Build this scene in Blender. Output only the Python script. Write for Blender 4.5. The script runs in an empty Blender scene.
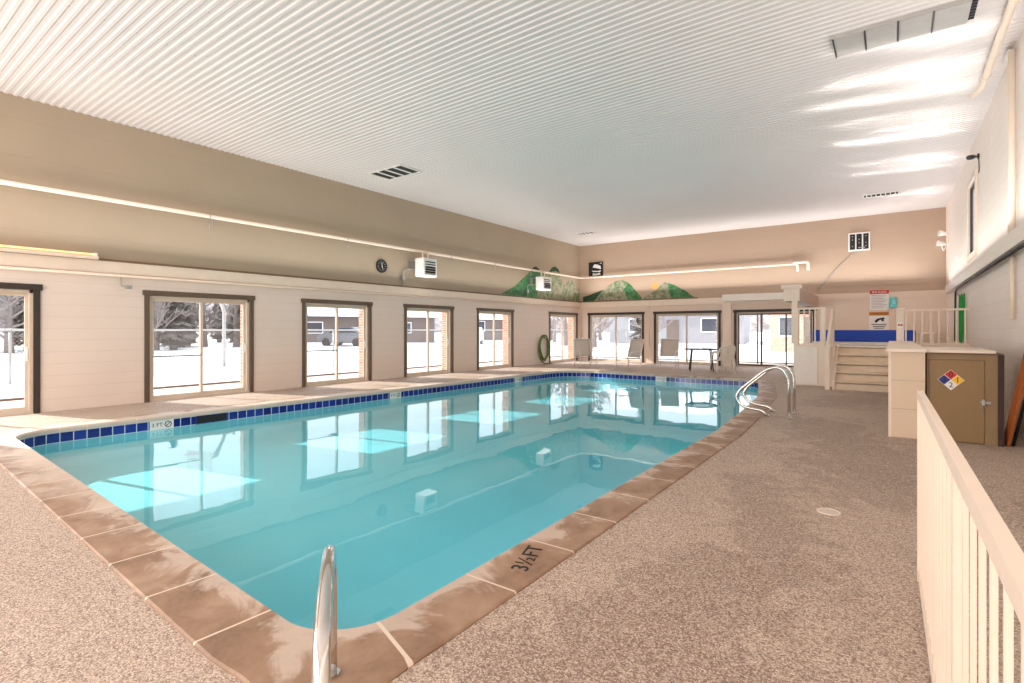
import bpy, bmesh, math, random
from mathutils import Vector, Matrix
random.seed(7)
sc = bpy.context.scene
C = bpy.context.collection
PI = math.pi

# ------------------------------------------------------------------ camera
cam_d = bpy.data.cameras.new('camera')
cam_d.sensor_width = 36.0
cam_d.lens = 521 / 1024 * 36
cam_d.shift_y = -11.5 / 1024
cam_d.clip_start = 0.05
cam_d.clip_end = 400
cam = bpy.data.objects.new('camera', cam_d)
C.objects.link(cam)
cam.location = (0, 0, 1.4)
cam.rotation_euler = (PI / 2, 0, math.radians(36.18))
sc.camera = cam

# ------------------------------------------------------------------ world, sun, big lamps, exposure
SUN_DIR = Vector((4.45, 1.32, -2.3)).normalized()
wd = bpy.data.worlds.new('sky')
sc.world = wd
wd.use_nodes = True
wn = wd.node_tree.nodes
wl = wd.node_tree.links
wn.clear()
w_out = wn.new('ShaderNodeOutputWorld')
w_bg = wn.new('ShaderNodeBackground')
w_sky = wn.new('ShaderNodeTexSky')
w_sky.sky_type = 'HOSEK_WILKIE'
w_sky.turbidity = 4.0
w_sky.ground_albedo = 0.8
w_sky.sun_direction = -SUN_DIR
w_mix = wn.new('ShaderNodeMix')
w_mix.data_type = 'RGBA'
w_mix.inputs[0].default_value = 0.72
w_mix.inputs[7].default_value = (0.86, 0.90, 1.0, 1)
wl.new(w_sky.outputs[0], w_mix.inputs[6])
wl.new(w_mix.outputs[2], w_bg.inputs[0])
w_bg.inputs[1].default_value = 1.85
wl.new(w_bg.outputs[0], w_out.inputs[0])


def lamp(name, kind, loc, direction, energy, color=(1, 1, 1), yaxis=None, **kw):
    ld = bpy.data.lights.new(name, kind)
    ld.energy = energy
    ld.color = color
    for k, v in kw.items():
        setattr(ld, k, v)
    o = bpy.data.objects.new(name, ld)
    C.objects.link(o)
    o.location = loc
    if yaxis is None:
        o.rotation_euler = Vector(direction).to_track_quat('-Z', 'Y').to_euler()
    else:
        z = -Vector(direction).normalized()
        y = Vector(yaxis)
        y = (y - z * y.dot(z)).normalized()
        o.rotation_euler = Matrix((y.cross(z), y, z)).transposed().to_euler()
    return o


lamp('sun', 'SUN', (-30, 10, 20), SUN_DIR, 4.2, (1.0, 0.94, 0.86), angle=0.009)
# unseen fill lamps added behind the camera and beside the left wall; no windows there
lamp('fill_left', 'AREA', (-11.5, -2.0, 1.5), (1, 0.35, -0.02), 210, (1.0, 0.985, 0.97), (0, 0, 1), shape='RECTANGLE', size=2.6, size_y=2.4)
lamp('fill_behind', 'AREA', (-5.2, -3.7, 2.6), (0, 1, -0.1), 275, (1.0, 0.985, 0.97), shape='RECTANGLE', size=11.0, size_y=3.6)
# up-facing fill lamps added above the ledges to brighten the ceiling, without fixtures
LC = (1.0, 0.985, 0.97)
lamp('ledge_fill_right', 'AREA', (0.9, 8.5, 2.72), (-0.2, 0, 1), 92, LC, (0, 1, 0), shape='RECTANGLE', size=0.5, size_y=23)
lamp('ledge_fill_left', 'AREA', (-11.1, 8.5, 2.78), (0.2, 0, 1), 76, LC, (0, 1, 0), shape='RECTANGLE', size=0.5, size_y=23)
lamp('ledge_fill_back', 'AREA', (-5.2, 20.6, 2.9), (0, -0.2, 1), 84, LC, (1, 0, 0), shape='RECTANGLE', size=0.5, size_y=12)
# bodiless lamps added over the pool, imitating mirrored sun streaks on the ceiling
refl = Vector((4.45, 1.32, 2.85)).normalized()
g_rnd = random.Random(3)
for cyy, wid, ln in ((9.75, 2.4, 2.7), (12.4, 1.7, 2.3), (15.2, 1.5, 2.3), (18.7, 1.4, 1.9)):
    for q in range(6):
        oy = cyy + wid * ((q + 0.5) / 6 - 0.5) + g_rnd.uniform(-0.1, 0.1)
        L_ = ln * g_rnd.uniform(0.4, 1.0)
        target = Vector((1.3 - L_ / 2 - g_rnd.uniform(0, 0.25), oy, 5.25))
        src = target - refl * ((5.25 - 0.75) / refl.z)
        wy = wid / 6 * g_rnd.uniform(0.5, 1.2)
        lx = L_ * refl.z
        lamp('glint_standin', 'AREA', src, refl, 1.7 * lx * wy * g_rnd.uniform(0.5, 1.5), (1.0, 0.97, 0.93), (0, 1, 0), shape='ELLIPSE', size=lx, size_y=wy, spread=math.radians(3))
vs = sc.view_settings
sc.display_settings.display_device = 'sRGB'
vs.view_transform = 'Standard'
vs.look = 'None'
vs.gamma = 1.0
vs.exposure = 0.99
vs.use_curve_mapping = False
cy = sc.cycles
cy.use_denoising = True
cy.max_bounces = 10
cy.diffuse_bounces = 5
cy.glossy_bounces = 4
cy.transmission_bounces = 6
cy.transparent_max_bounces = 24
cy.caustics_reflective = False
cy.caustics_refractive = False
cy.sample_clamp_indirect = 8.0

# ------------------------------------------------------------------ materials
MATS = {}


def S(v):  # 0-255 sRGB to linear
    v = v / 255
    return v / 12.92 if v <= 0.04045 else ((v + 0.055) / 1.055) ** 2.4


def rgb(r, g, b):
    return (S(r), S(g), S(b), 1)


class NT:
    def __init__(self, name):
        self.m = bpy.data.materials.new(name)
        self.m.use_nodes = True
        self.n = self.m.node_tree.nodes
        self.l = self.m.node_tree.links
        self.n.clear()
        self.out = self.n.new('ShaderNodeOutputMaterial')

    def node(self, t, **kw):
        x = self.n.new('ShaderNode' + t)
        for k, v in kw.items():
            setattr(x, k, v)
        return x

    def put(self, sock, v):
        if isinstance(v, bpy.types.NodeSocket):
            self.l.new(v, sock)
        else:
            sock.default_value = v

    def math(self, op, a, b=None, c=None, clamp=False):
        x = self.node('Math', operation=op, use_clamp=clamp)
        self.put(x.inputs[0], a)
        if b is not None:
            self.put(x.inputs[1], b)
        if c is not None:
            self.put(x.inputs[2], c)
        return x.outputs[0]

    def mix(self, f, a, b):
        x = self.node('Mix', data_type='RGBA')
        self.put(x.inputs[0], f)
        self.put(x.inputs[6], a)
        self.put(x.inputs[7], b)
        return x.outputs[2]

    def pos(self):
        g = self.node('NewGeometry')
        return g.outputs['Position']

    def obj(self):
        return self.node('TexCoord').outputs['Object']

    def uv(self):
        return self.node('TexCoord').outputs['UV']

    def sep(self, v):
        x = self.node('SeparateXYZ')
        self.put(x.inputs[0], v)
        return x.outputs

    def noise(self, v, scale, detail=3, rough=0.5, dist=0.0):
        x = self.node('TexNoise')
        self.put(x.inputs['Vector'], v)
        x.inputs['Scale'].default_value = scale
        x.inputs['Detail'].default_value = detail
        x.inputs['Roughness'].default_value = rough
        x.inputs['Distortion'].default_value = dist
        return x.outputs['Fac']

    def vor(self, v, scale, feature='F1', out='Distance'):
        x = self.node('TexVoronoi', feature=feature)
        self.put(x.inputs['Vector'], v)
        x.inputs['Scale'].default_value = scale
        return x.outputs[out]

    def ramp(self, f, stops):
        x = self.node('ValToRGB')
        e = x.color_ramp.elements
        while len(e) < len(stops):
            e.new(0.5)
        for q, (p, c) in zip(e, stops):
            q.position = p
            q.color = c
        self.put(x.inputs[0], f)
        return x.outputs[0]

    def smooth(self, v, lo, hi):
        x = self.node('MapRange', interpolation_type='SMOOTHSTEP')
        self.put(x.inputs[0], v)
        x.inputs[1].default_value = lo
        x.inputs[2].default_value = hi
        return x.outputs[0]

    def bump(self, h, strength=0.3, dist=0.01):
        x = self.node('Bump')
        x.inputs['Strength'].default_value = strength
        x.inputs['Distance'].default_value = dist
        self.put(x.inputs['Height'], h)
        return x.outputs[0]

    def principled(self, col, rough=0.5, metal=0.0, normal=None, spec=0.5, emit=None, es=0.0, alpha=None):
        p = self.node('BsdfPrincipled')
        self.put(p.inputs['Base Color'], col)
        self.put(p.inputs['Roughness'], rough)
        self.put(p.inputs['Metallic'], metal)
        p.inputs['Specular IOR Level'].default_value = spec
        if normal is not None:
            self.put(p.inputs['Normal'], normal)
        if emit is not None:
            self.put(p.inputs['Emission Color'], emit)
            p.inputs['Emission Strength'].default_value = es
        self.l.new(p.outputs[0], self.out.inputs[0])
        return p


def plain(name, col, rough=0.5, metal=0.0, spec=0.5, var=0.06, scale=6.0, bump=0.0):
    if name in MATS:
        return MATS[name]
    t = NT(name)
    f = t.noise(t.obj(), scale, 4)
    d = tuple(max(0, c * (1 - 2 * var)) for c in col[:3]) + (1,)
    l = tuple(min(1, c * (1 + 2 * var)) for c in col[:3]) + (1,)
    nrm = t.bump(t.noise(t.obj(), scale * 14, 3), bump, 0.004) if bump else None
    t.principled(t.mix(f, d, l), rough, metal, nrm, spec)
    MATS[name] = t.m
    return t.m


def m_block(name, col, course, rough=0.55, jointw=0.018, jd=0.86, length=None):
    t = NT(name)
    p = t.pos()
    s = t.sep(p)
    m = t.math('FRACT', t.math('DIVIDE', s[2], course))
    g = t.math('LESS_THAN', m, jointw / course)
    if length:
        row = t.math('FLOOR', t.math('DIVIDE', s[2], course))
        off = t.math('MULTIPLY', t.math('MODULO', row, 2.0), 0.5)
        along = t.math('ADD', t.math('DIVIDE', t.math('ADD', s[0], s[1]), length), off)
        g2 = t.math('LESS_THAN', t.math('FRACT', along), jointw / length * 0.7)
        g = t.math('MAXIMUM', g, t.math('MULTIPLY', g2, 0.6))
    n = t.noise(p, 1.3, 4)
    c = t.mix(n, tuple(x * 0.95 for x in col[:3]) + (1,), tuple(min(1, x * 1.05) for x in col[:3]) + (1,))
    c = t.mix(g, c, tuple(x * jd for x in col[:3]) + (1,))
    h = t.math('SUBTRACT', t.math('MULTIPLY', t.noise(p, 45, 3), 0.15), g)
    t.principled(c, rough, 0, t.bump(h, 0.35, 0.006))
    return t.m


M_LOWER = m_block('cream_painted_block', rgb(231, 215, 203), 0.203, 0.5, 0.014, 0.92)
M_UPPER = m_block('tan_painted_panel', rgb(170, 152, 130), 0.61, 0.6, 0.012, 0.93)
M_UPPERBACK = m_block('rose_tan_painted_panel', rgb(186, 161, 140), 0.61, 0.6, 0.012, 0.95)
M_RIGHT = m_block('white_painted_block', rgb(243, 231, 221), 0.203, 0.5, 0.014, 0.92, 0.406)
M_BACKLOW = m_block('cream_painted_panel', rgb(228, 208, 190), 1.22, 0.5, 0.012, 0.93)


def m_brick():
    t = NT('red_brick')
    s = t.sep(t.pos())
    cv = t.node('CombineXYZ')
    t.put(cv.inputs[0], t.math('ADD', s[0], s[1]))
    t.put(cv.inputs[1], s[2])
    b = t.node('TexBrick')
    t.put(b.inputs['Vector'], cv.outputs[0])
    b.inputs['Scale'].default_value = 1.0
    b.inputs['Brick Width'].default_value = 0.21
    b.inputs['Row Height'].default_value = 0.075
    b.inputs['Mortar Size'].default_value = 0.008
    b.inputs['Color1'].default_value = rgb(176, 118, 92)
    b.inputs['Color2'].default_value = rgb(205, 150, 120)
    b.inputs['Mortar'].default_value = rgb(214, 204, 192)
    t.principled(b.outputs[0], 0.85)
    return t.m


M_BRICK = m_brick()


def m_ceiling():
    t = NT('white_corrugated_metal')
    p = t.pos()
    s = t.sep(p)
    n = t.noise(p, 0.6, 3)
    # screw heads in rows on the ribs
    fx = t.math('ABSOLUTE', t.math('SUBTRACT', t.math('FRACT', t.math('DIVIDE', s[0], 1.22)), 0.5))
    fy = t.math('ABSOLUTE', t.math('SUBTRACT', t.math('FRACT', t.math('DIVIDE', s[1], 0.345)), 0.5))
    sx = t.math('LESS_THAN', fx, 0.009)
    sy = t.math('LESS_THAN', fy, 0.03)
    c = t.mix(n, rgb(216, 209, 207), rgb(225, 218, 216))
    c = t.mix(t.math('MULTIPLY', sx, sy), c, rgb(150, 142, 138))
    t.principled(c, 0.42)
    return t.m


M_CEIL = m_ceiling()


def m_deck():
    t = NT('pebble_deck')
    p = t.pos()
    v = t.node('TexVoronoi', feature='F1')
    t.put(v.inputs['Vector'], p)
    v.inputs['Scale'].default_value = 135
    rnd = t.sep(v.outputs['Color'])[0]
    peb = t.ramp(rnd, [(0.0, rgb(84, 64, 52)), (0.2, rgb(126, 104, 89)), (0.36, rgb(188, 167, 150)), (0.65, rgb(206, 186, 168)), (1.0, rgb(236, 222, 208))])
    edge = t.smooth(v.outputs['Distance'], 0.25, 0.75)
    peb = t.mix(t.math('MULTIPLY', edge, 0.55), peb, rgb(120, 96, 80))
    # worn, damp stains
    st1 = t.noise(p, 1.1, 5, 0.62, 0.6)
    st2 = t.noise(p, 5.5, 5, 0.7, 0.4)
    s = t.sep(p)
    right = t.smooth(s[0], -2.2, -0.9)
    st = t.math('MULTIPLY', t.smooth(st1, 0.47, 0.62), t.smooth(st2, 0.42, 0.6))
    st = t.math('MULTIPLY', st, t.math('MULTIPLY_ADD', right, 0.45, 0.08))
    fine = t.noise(p, 3.2, 6, 0.68, 0.5)
    for (ax, ay), (bx, by), rad in (((-1.05, 1.7), (-0.66, 3.3), 0.5), ((-0.66, 3.3), (-0.62, 4.1), 0.36), ((-0.7, 4.0), (-1.05, 5.3), 0.3),
                                    ((-0.05, 5.6), (-0.3, 7.3), 0.75), ((-0.4, 7.2), (-0.9, 9.2), 0.6), ((-0.9, 11.5), (-0.4, 13.6), 0.7)):
        dx, dy = bx - ax, by - ay
        L2 = dx * dx + dy * dy
        u = t.math('DIVIDE', t.math('ADD', t.math('MULTIPLY', t.math('SUBTRACT', s[0], ax), dx), t.math('MULTIPLY', t.math('SUBTRACT', s[1], ay), dy)), L2, None, True)
        ex = t.math('SUBTRACT', s[0], t.math('MULTIPLY_ADD', u, dx, ax))
        ey = t.math('SUBTRACT', s[1], t.math('MULTIPLY_ADD', u, dy, ay))
        dist = t.math('SQRT', t.math('ADD', t.math('MULTIPLY', ex, ex), t.math('MULTIPLY', ey, ey)))
        m_ = t.smooth(t.math('ADD', t.math('DIVIDE', dist, rad), t.math('MULTIPLY', t.math('SUBTRACT', fine, 0.5), 4.2)), 1.05, 0.6)
        st = t.math('MAXIMUM', st, m_)
    c = t.mix(t.math('MULTIPLY', st, t.math('MULTIPLY_ADD', t.smooth(rnd, 0.9, 0.1), 0.5, 0.18)), peb, rgb(88, 62, 46))
    # broad variation of the coating
    c = t.mix(t.math('MULTIPLY', t.noise(p, 0.35, 2), 0.42), c, rgb(220, 198, 181))
    h = t.math('SUBTRACT', 1.0, v.outputs['Distance'])
    t.principled(c, 0.72, 0, t.bump(h, 0.5, 0.004), 0.35)
    return t.m


M_DECK = m_deck()


def m_coping():
    t = NT('brown_coping_stone')
    uv = t.sep(t.uv())
    p = t.pos()
    n1 = t.noise(p, 3.2, 5, 0.6, 0.5)
    n2 = t.noise(p, 22, 4)
    c = t.ramp(n1, [(0.3, rgb(108, 80, 60)), (0.5, rgb(148, 116, 92)), (0.72, rgb(174, 146, 124))])
    c = t.mix(t.math('MULTIPLY', n2, 0.4), c, rgb(180, 150, 126))
    # scale left by splashed water, plus a whitening that grows toward the left
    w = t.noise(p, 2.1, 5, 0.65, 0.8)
    lime_pale = t.smooth(t.math('SUBTRACT', w, t.math('MULTIPLY', t.math('SUBTRACT', uv[1], 0.18), 0.6)), 0.5, 0.62)
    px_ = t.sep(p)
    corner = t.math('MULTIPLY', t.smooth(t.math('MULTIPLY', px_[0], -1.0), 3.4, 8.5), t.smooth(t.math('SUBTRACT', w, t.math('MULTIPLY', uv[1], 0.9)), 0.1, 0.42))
    lime_pale = t.math('MAXIMUM', t.math('MULTIPLY', lime_pale, 0.55), t.math('MULTIPLY', corner, 0.8))
    c = t.mix(lime_pale, c, rgb(222, 206, 192))
    fu = t.math('FRACT', t.math('DIVIDE', uv[0], 0.62))
    j = t.math('LESS_THAN', fu, 0.022)
    c = t.mix(j, c, rgb(224, 206, 186))
    t.principled(c, 0.55, 0, t.bump(t.math('SUBTRACT', t.noise(p, 30, 4), j), 0.3, 0.006))
    return t.m


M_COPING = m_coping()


def m_tile():
    t = NT('cobalt_waterline_tile')
    uv = t.sep(t.uv())
    fu = t.math('FRACT', t.math('DIVIDE', uv[0], 0.155))
    row = t.math('DIVIDE', uv[1], 0.15)
    g = t.math('LESS_THAN', fu, 0.07)
    g = t.math('MAXIMUM', g, t.math('GREATER_THAN', row, 0.94))
    g = t.math('MAXIMUM', g, t.math('LESS_THAN', row, 0.06))
    idx = t.math('FLOOR', t.math('DIVIDE', uv[0], 0.155))
    wn_ = t.node('TexWhiteNoise', noise_dimensions='1D')
    t.put(wn_.inputs['W'], idx)
    c = t.mix(wn_.outputs['Value'], rgb(10, 26, 112), rgb(22, 50, 150))
    c = t.mix(g, c, rgb(216, 226, 230))
    t.principled(c, 0.15)
    return t.m


M_TILE = m_tile()


def m_plaster():
    t = NT('aqua_pool_plaster')
    p = t.pos()
    n = t.noise(p, 0.8, 4)
    t.principled(t.mix(n, rgb(142, 222, 232), rgb(166, 236, 243)), 0.7)
    return t.m


M_PLASTER = m_plaster()


def m_water():
    t = NT('clear_blue_water')
    p = t.pos()
    mp = t.node('Mapping')
    t.put(mp.inputs[0], p)
    mp.inputs['Scale'].default_value = (1.0, 0.55, 1.0)
    h = t.math('ADD', t.noise(mp.outputs[0], 0.9, 2, 0.4), t.math('MULTIPLY', t.noise(mp.outputs[0], 3.0, 2, 0.5), 0.12))
    nrm = t.bump(h, 0.22, 0.03)
    fr = t.node('Fresnel')
    fr.inputs['IOR'].default_value = 1.333
    t.put(fr.inputs['Normal'], nrm)
    front = t.math('SUBTRACT', 1.0, t.node('NewGeometry').outputs['Backfacing'])
    fac = t.math('MULTIPLY', fr.outputs[0], front)
    tr = t.node('BsdfTransparent')
    tr.inputs[0].default_value = (0.93, 0.99, 0.995, 1)
    gl = t.node('BsdfGlossy')
    gl.inputs['Roughness'].default_value = 0.0
    t.put(gl.inputs['Normal'], nrm)
    mx = t.node('MixShader')
    t.put(mx.inputs[0], fac)
    t.put(mx.inputs[1], tr.outputs[0])
    t.put(mx.inputs[2], gl.outputs[0])
    t.l.new(mx.outputs[0], t.out.inputs[0])
    va = t.node('VolumeAbsorption')
    va.inputs['Color'].default_value = (0.16, 0.80, 0.92, 1)
    va.inputs['Density'].default_value = 0.2
    t.l.new(va.outputs[0], t.out.inputs['Volume'])
    return t.m


M_WATER = m_water()


def m_glass(name, tint=(0.96, 0.97, 0.97, 1), ior=1.3):
    t = NT(name)
    fr = t.node('Fresnel')
    fr.inputs['IOR'].default_value = ior
    tr = t.node('BsdfTransparent')
    tr.inputs[0].default_value = tint
    gl = t.node('BsdfGlossy')
    gl.inputs['Roughness'].default_value = 0.02
    front = t.math('SUBTRACT', 1.0, t.node('NewGeometry').outputs['Backfacing'])
    mx = t.node('MixShader')
    t.put(mx.inputs[0], t.math('MULTIPLY', fr.outputs[0], front))
    t.put(mx.inputs[1], tr.outputs[0])
    t.put(mx.inputs[2], gl.outputs[0])
    t.l.new(mx.outputs[0], t.out.inputs[0])
    return t.m


M_GLASS = m_glass('door_glass')
M_TABLEGLASS = m_glass('smoked_table_glass', (0.25, 0.29, 0.36, 1), 1.5)


def m_wood(name, a, b, axis='Z', rough=0.5):
    t = NT(name)
    mp = t.node('Mapping')
    t.put(mp.inputs[0], t.obj())
    sc_ = {'X': (0.6, 9, 9), 'Y': (9, 0.6, 9), 'Z': (9, 9, 0.6)}[axis]
    mp.inputs['Scale'].default_value = sc_
    f = t.noise(mp.outputs[0], 3.0, 5, 0.6, 0.7)
    t.principled(t.mix(f, a, b), rough, 0, t.bump(f, 0.15, 0.004))
    return t.m


M_CASING = m_wood('weathered_brown_wood', rgb(74, 60, 49), rgb(118, 99, 82))
M_CASINGDARK = m_wood('dark_brown_wood', rgb(38, 30, 25), rgb(66, 53, 44))
M_PLANK = m_wood('red_brown_varnished_wood', rgb(128, 62, 26), rgb(196, 112, 54), 'Z', 0.4)
M_VINYL = plain('beige_vinyl', rgb(212, 196, 178), 0.4)
M_WHITE = plain('white_paint', rgb(238, 230, 220), 0.4, var=0.03)
M_CREAM = plain('cream_paint', rgb(236, 218, 200), 0.42, var=0.03)
M_CREAMPIPE = plain('cream_pipe_paint', rgb(238, 220, 202), 0.38, var=0.03)
M_WHITEMETAL = plain('white_enamel', rgb(240, 238, 234), 0.3, var=0.02)
M_CHROME = plain('polished_steel', (0.72, 0.70, 0.67, 1), 0.12, 1.0, var=0.02)
M_BLACK = plain('black_plastic', rgb(18, 18, 19), 0.4, var=0.1)
M_DARKVENT = plain('dark_vent_hollow', rgb(44, 36, 30), 0.8)
M_TANLOCK = m_wood('tan_painted_door', rgb(138, 110, 72), rgb(146, 118, 80), 'Z', 0.5)
M_TANFRAME = plain('tan_frame_paint', rgb(146, 119, 84), 0.5)
M_SIDING = m_block('beige_plank_siding', rgb(222, 198, 172), 0.37, 0.55, 0.012, 0.8)
M_STEP = plain('beige_step_paint', rgb(226, 204, 178), 0.5, var=0.05)
M_BLUE = plain('blue_vinyl', rgb(0, 62, 170), 0.6, var=0.05)
M_GREENHOSE = plain('green_rubber', rgb(20, 150, 64), 0.4, var=0.1)
M_OLIVEHOSE = plain('olive_green_rubber', rgb(88, 120, 52), 0.45, var=0.15)
M_GREYMETAL = plain('galvanised_metal', rgb(168, 168, 166), 0.45, 0.6)
M_GREYDUCT = plain('grey_duct_panel', rgb(176, 172, 168), 0.5)
M_SLING = plain('beige_sling_fabric', rgb(206, 194, 184), 0.8, var=0.04, scale=30, bump=0.2)
M_PLASTIC = plain('white_resin', rgb(236, 228, 214), 0.35, var=0.03)
M_CHARCOAL = plain('charcoal_metal', rgb(44, 42, 46), 0.4)
M_DARKLEDGE = plain('dark_ledge_wood', rgb(122, 98, 74), 0.6)
M_AQUA = plain('turquoise_plastic', rgb(96, 206, 214), 0.35)
M_RED = plain('red_print', rgb(200, 40, 34), 0.5)
M_ORANGE = plain('orange_print', rgb(206, 132, 40), 0.5)
M_PAPER = plain('white_sign_face', rgb(238, 234, 230), 0.45, var=0.01)
M_INK = plain('black_ink', rgb(24, 22, 22), 0.6)
M_GREYINK = plain('grey_print', rgb(168, 160, 156), 0.6)
M_YELLOW = plain('yellow_print', rgb(236, 186, 40), 0.5)
M_NAVY = plain('blue_print', rgb(34, 52, 128), 0.5)
M_BARK = plain('grey_bark', rgb(132, 121, 114), 0.9, var=0.15)
M_TWIG = plain('grey_twigs', rgb(152, 141, 134), 0.95, var=0.15)
M_NEEDLE = plain('dusky_conifer_needles', rgb(140, 132, 122), 0.95, var=0.2)
M_SNOW = plain('fresh_snow', rgb(246, 247, 250), 0.7, var=0.015, scale=1.2, bump=0.2)
M_CONCRETE = plain('patio_concrete', rgb(206, 190, 176), 0.8, var=0.06, scale=2)
M_CURB = plain('dark_damp_curb', rgb(112, 98, 88), 0.8)
M_BROWNSIDING = m_block('brown_board_siding', rgb(116, 102, 94), 0.25, 0.7, 0.02, 0.8)
M_GREYSIDING = m_block('pale_grey_siding', rgb(150, 148, 150), 0.2, 0.7, 0.015, 0.85)
M_WINDARK = plain('dark_window_glass', rgb(70, 74, 82), 0.15)
M_CARWHITE = plain('white_car_paint', rgb(232, 232, 234), 0.2)
M_CARGREY = plain('grey_car_paint', rgb(120, 122, 128), 0.2)


def m_emit(name, col, strength):
    t = NT(name)
    t.principled(col, 0.4, emit=col, es=strength)
    return t.m


M_TUBE = m_emit('lit_fluorescent_tube', rgb(250, 206, 146), 0.6)


def m_mural():
    t = NT('painted_green_mountain')
    p = t.pos()
    s = t.sep(p)
    n = t.noise(p, 2.2, 6, 0.65, 1.2)
    f = t.noise(p, 9.0, 5, 0.7, 0.6)
    c = t.ramp(n, [(0.36, rgb(20, 96, 56)), (0.47, rgb(62, 132, 74)), (0.54, rgb(140, 140, 112)), (0.66, rgb(188, 172, 152))])
    c = t.mix(t.math('MULTIPLY', t.smooth(f, 0.5, 0.7), 0.6), c, rgb(66, 92, 62))
    t.principled(c, 0.7)
    return t.m


def m_flat_mural(name, a, b):
    t = NT(name)
    f = t.noise(t.pos(), 7.0, 5, 0.7, 0.8)
    t.principled(t.mix(t.smooth(f, 0.35, 0.65), a, b), 0.7)
    return t.m


M_MURALGREEN = m_flat_mural('mural_green', rgb(26, 104, 60), rgb(98, 140, 92))
M_MURALGREY = m_flat_mural('mural_grey_rock', rgb(80, 118, 74), rgb(176, 162, 142))
M_MURALDARK = m_flat_mural('mural_dark_green', rgb(22, 48, 34), rgb(48, 88, 52))
M_MURALSUN = plain('mural_orange_sun', rgb(226, 168, 92), 0.7)


def m_link():
    t = NT('chain_link_wire')
    s = t.sep(t.obj())
    a = t.math('ADD', s[1], s[2])
    b = t.math('SUBTRACT', s[1], s[2])
    q = 0.09
    la = t.math('LESS_THAN', t.math('FRACT', t.math('DIVIDE', a, q)), 0.11)
    lb = t.math('LESS_THAN', t.math('FRACT', t.math('DIVIDE', b, q)), 0.11)
    k = t.math('MAXIMUM', la, lb)
    d = t.node('BsdfDiffuse')
    d.inputs[0].default_value = rgb(150, 146, 142)
    tr = t.node('BsdfTransparent')
    mx = t.node('MixShader')
    t.put(mx.inputs[0], k)
    t.put(mx.inputs[1], tr.outputs[0])
    t.put(mx.inputs[2], d.outputs[0])
    t.l.new(mx.outputs[0], t.out.inputs[0])
    return t.m


M_LINK = m_link()


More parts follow.
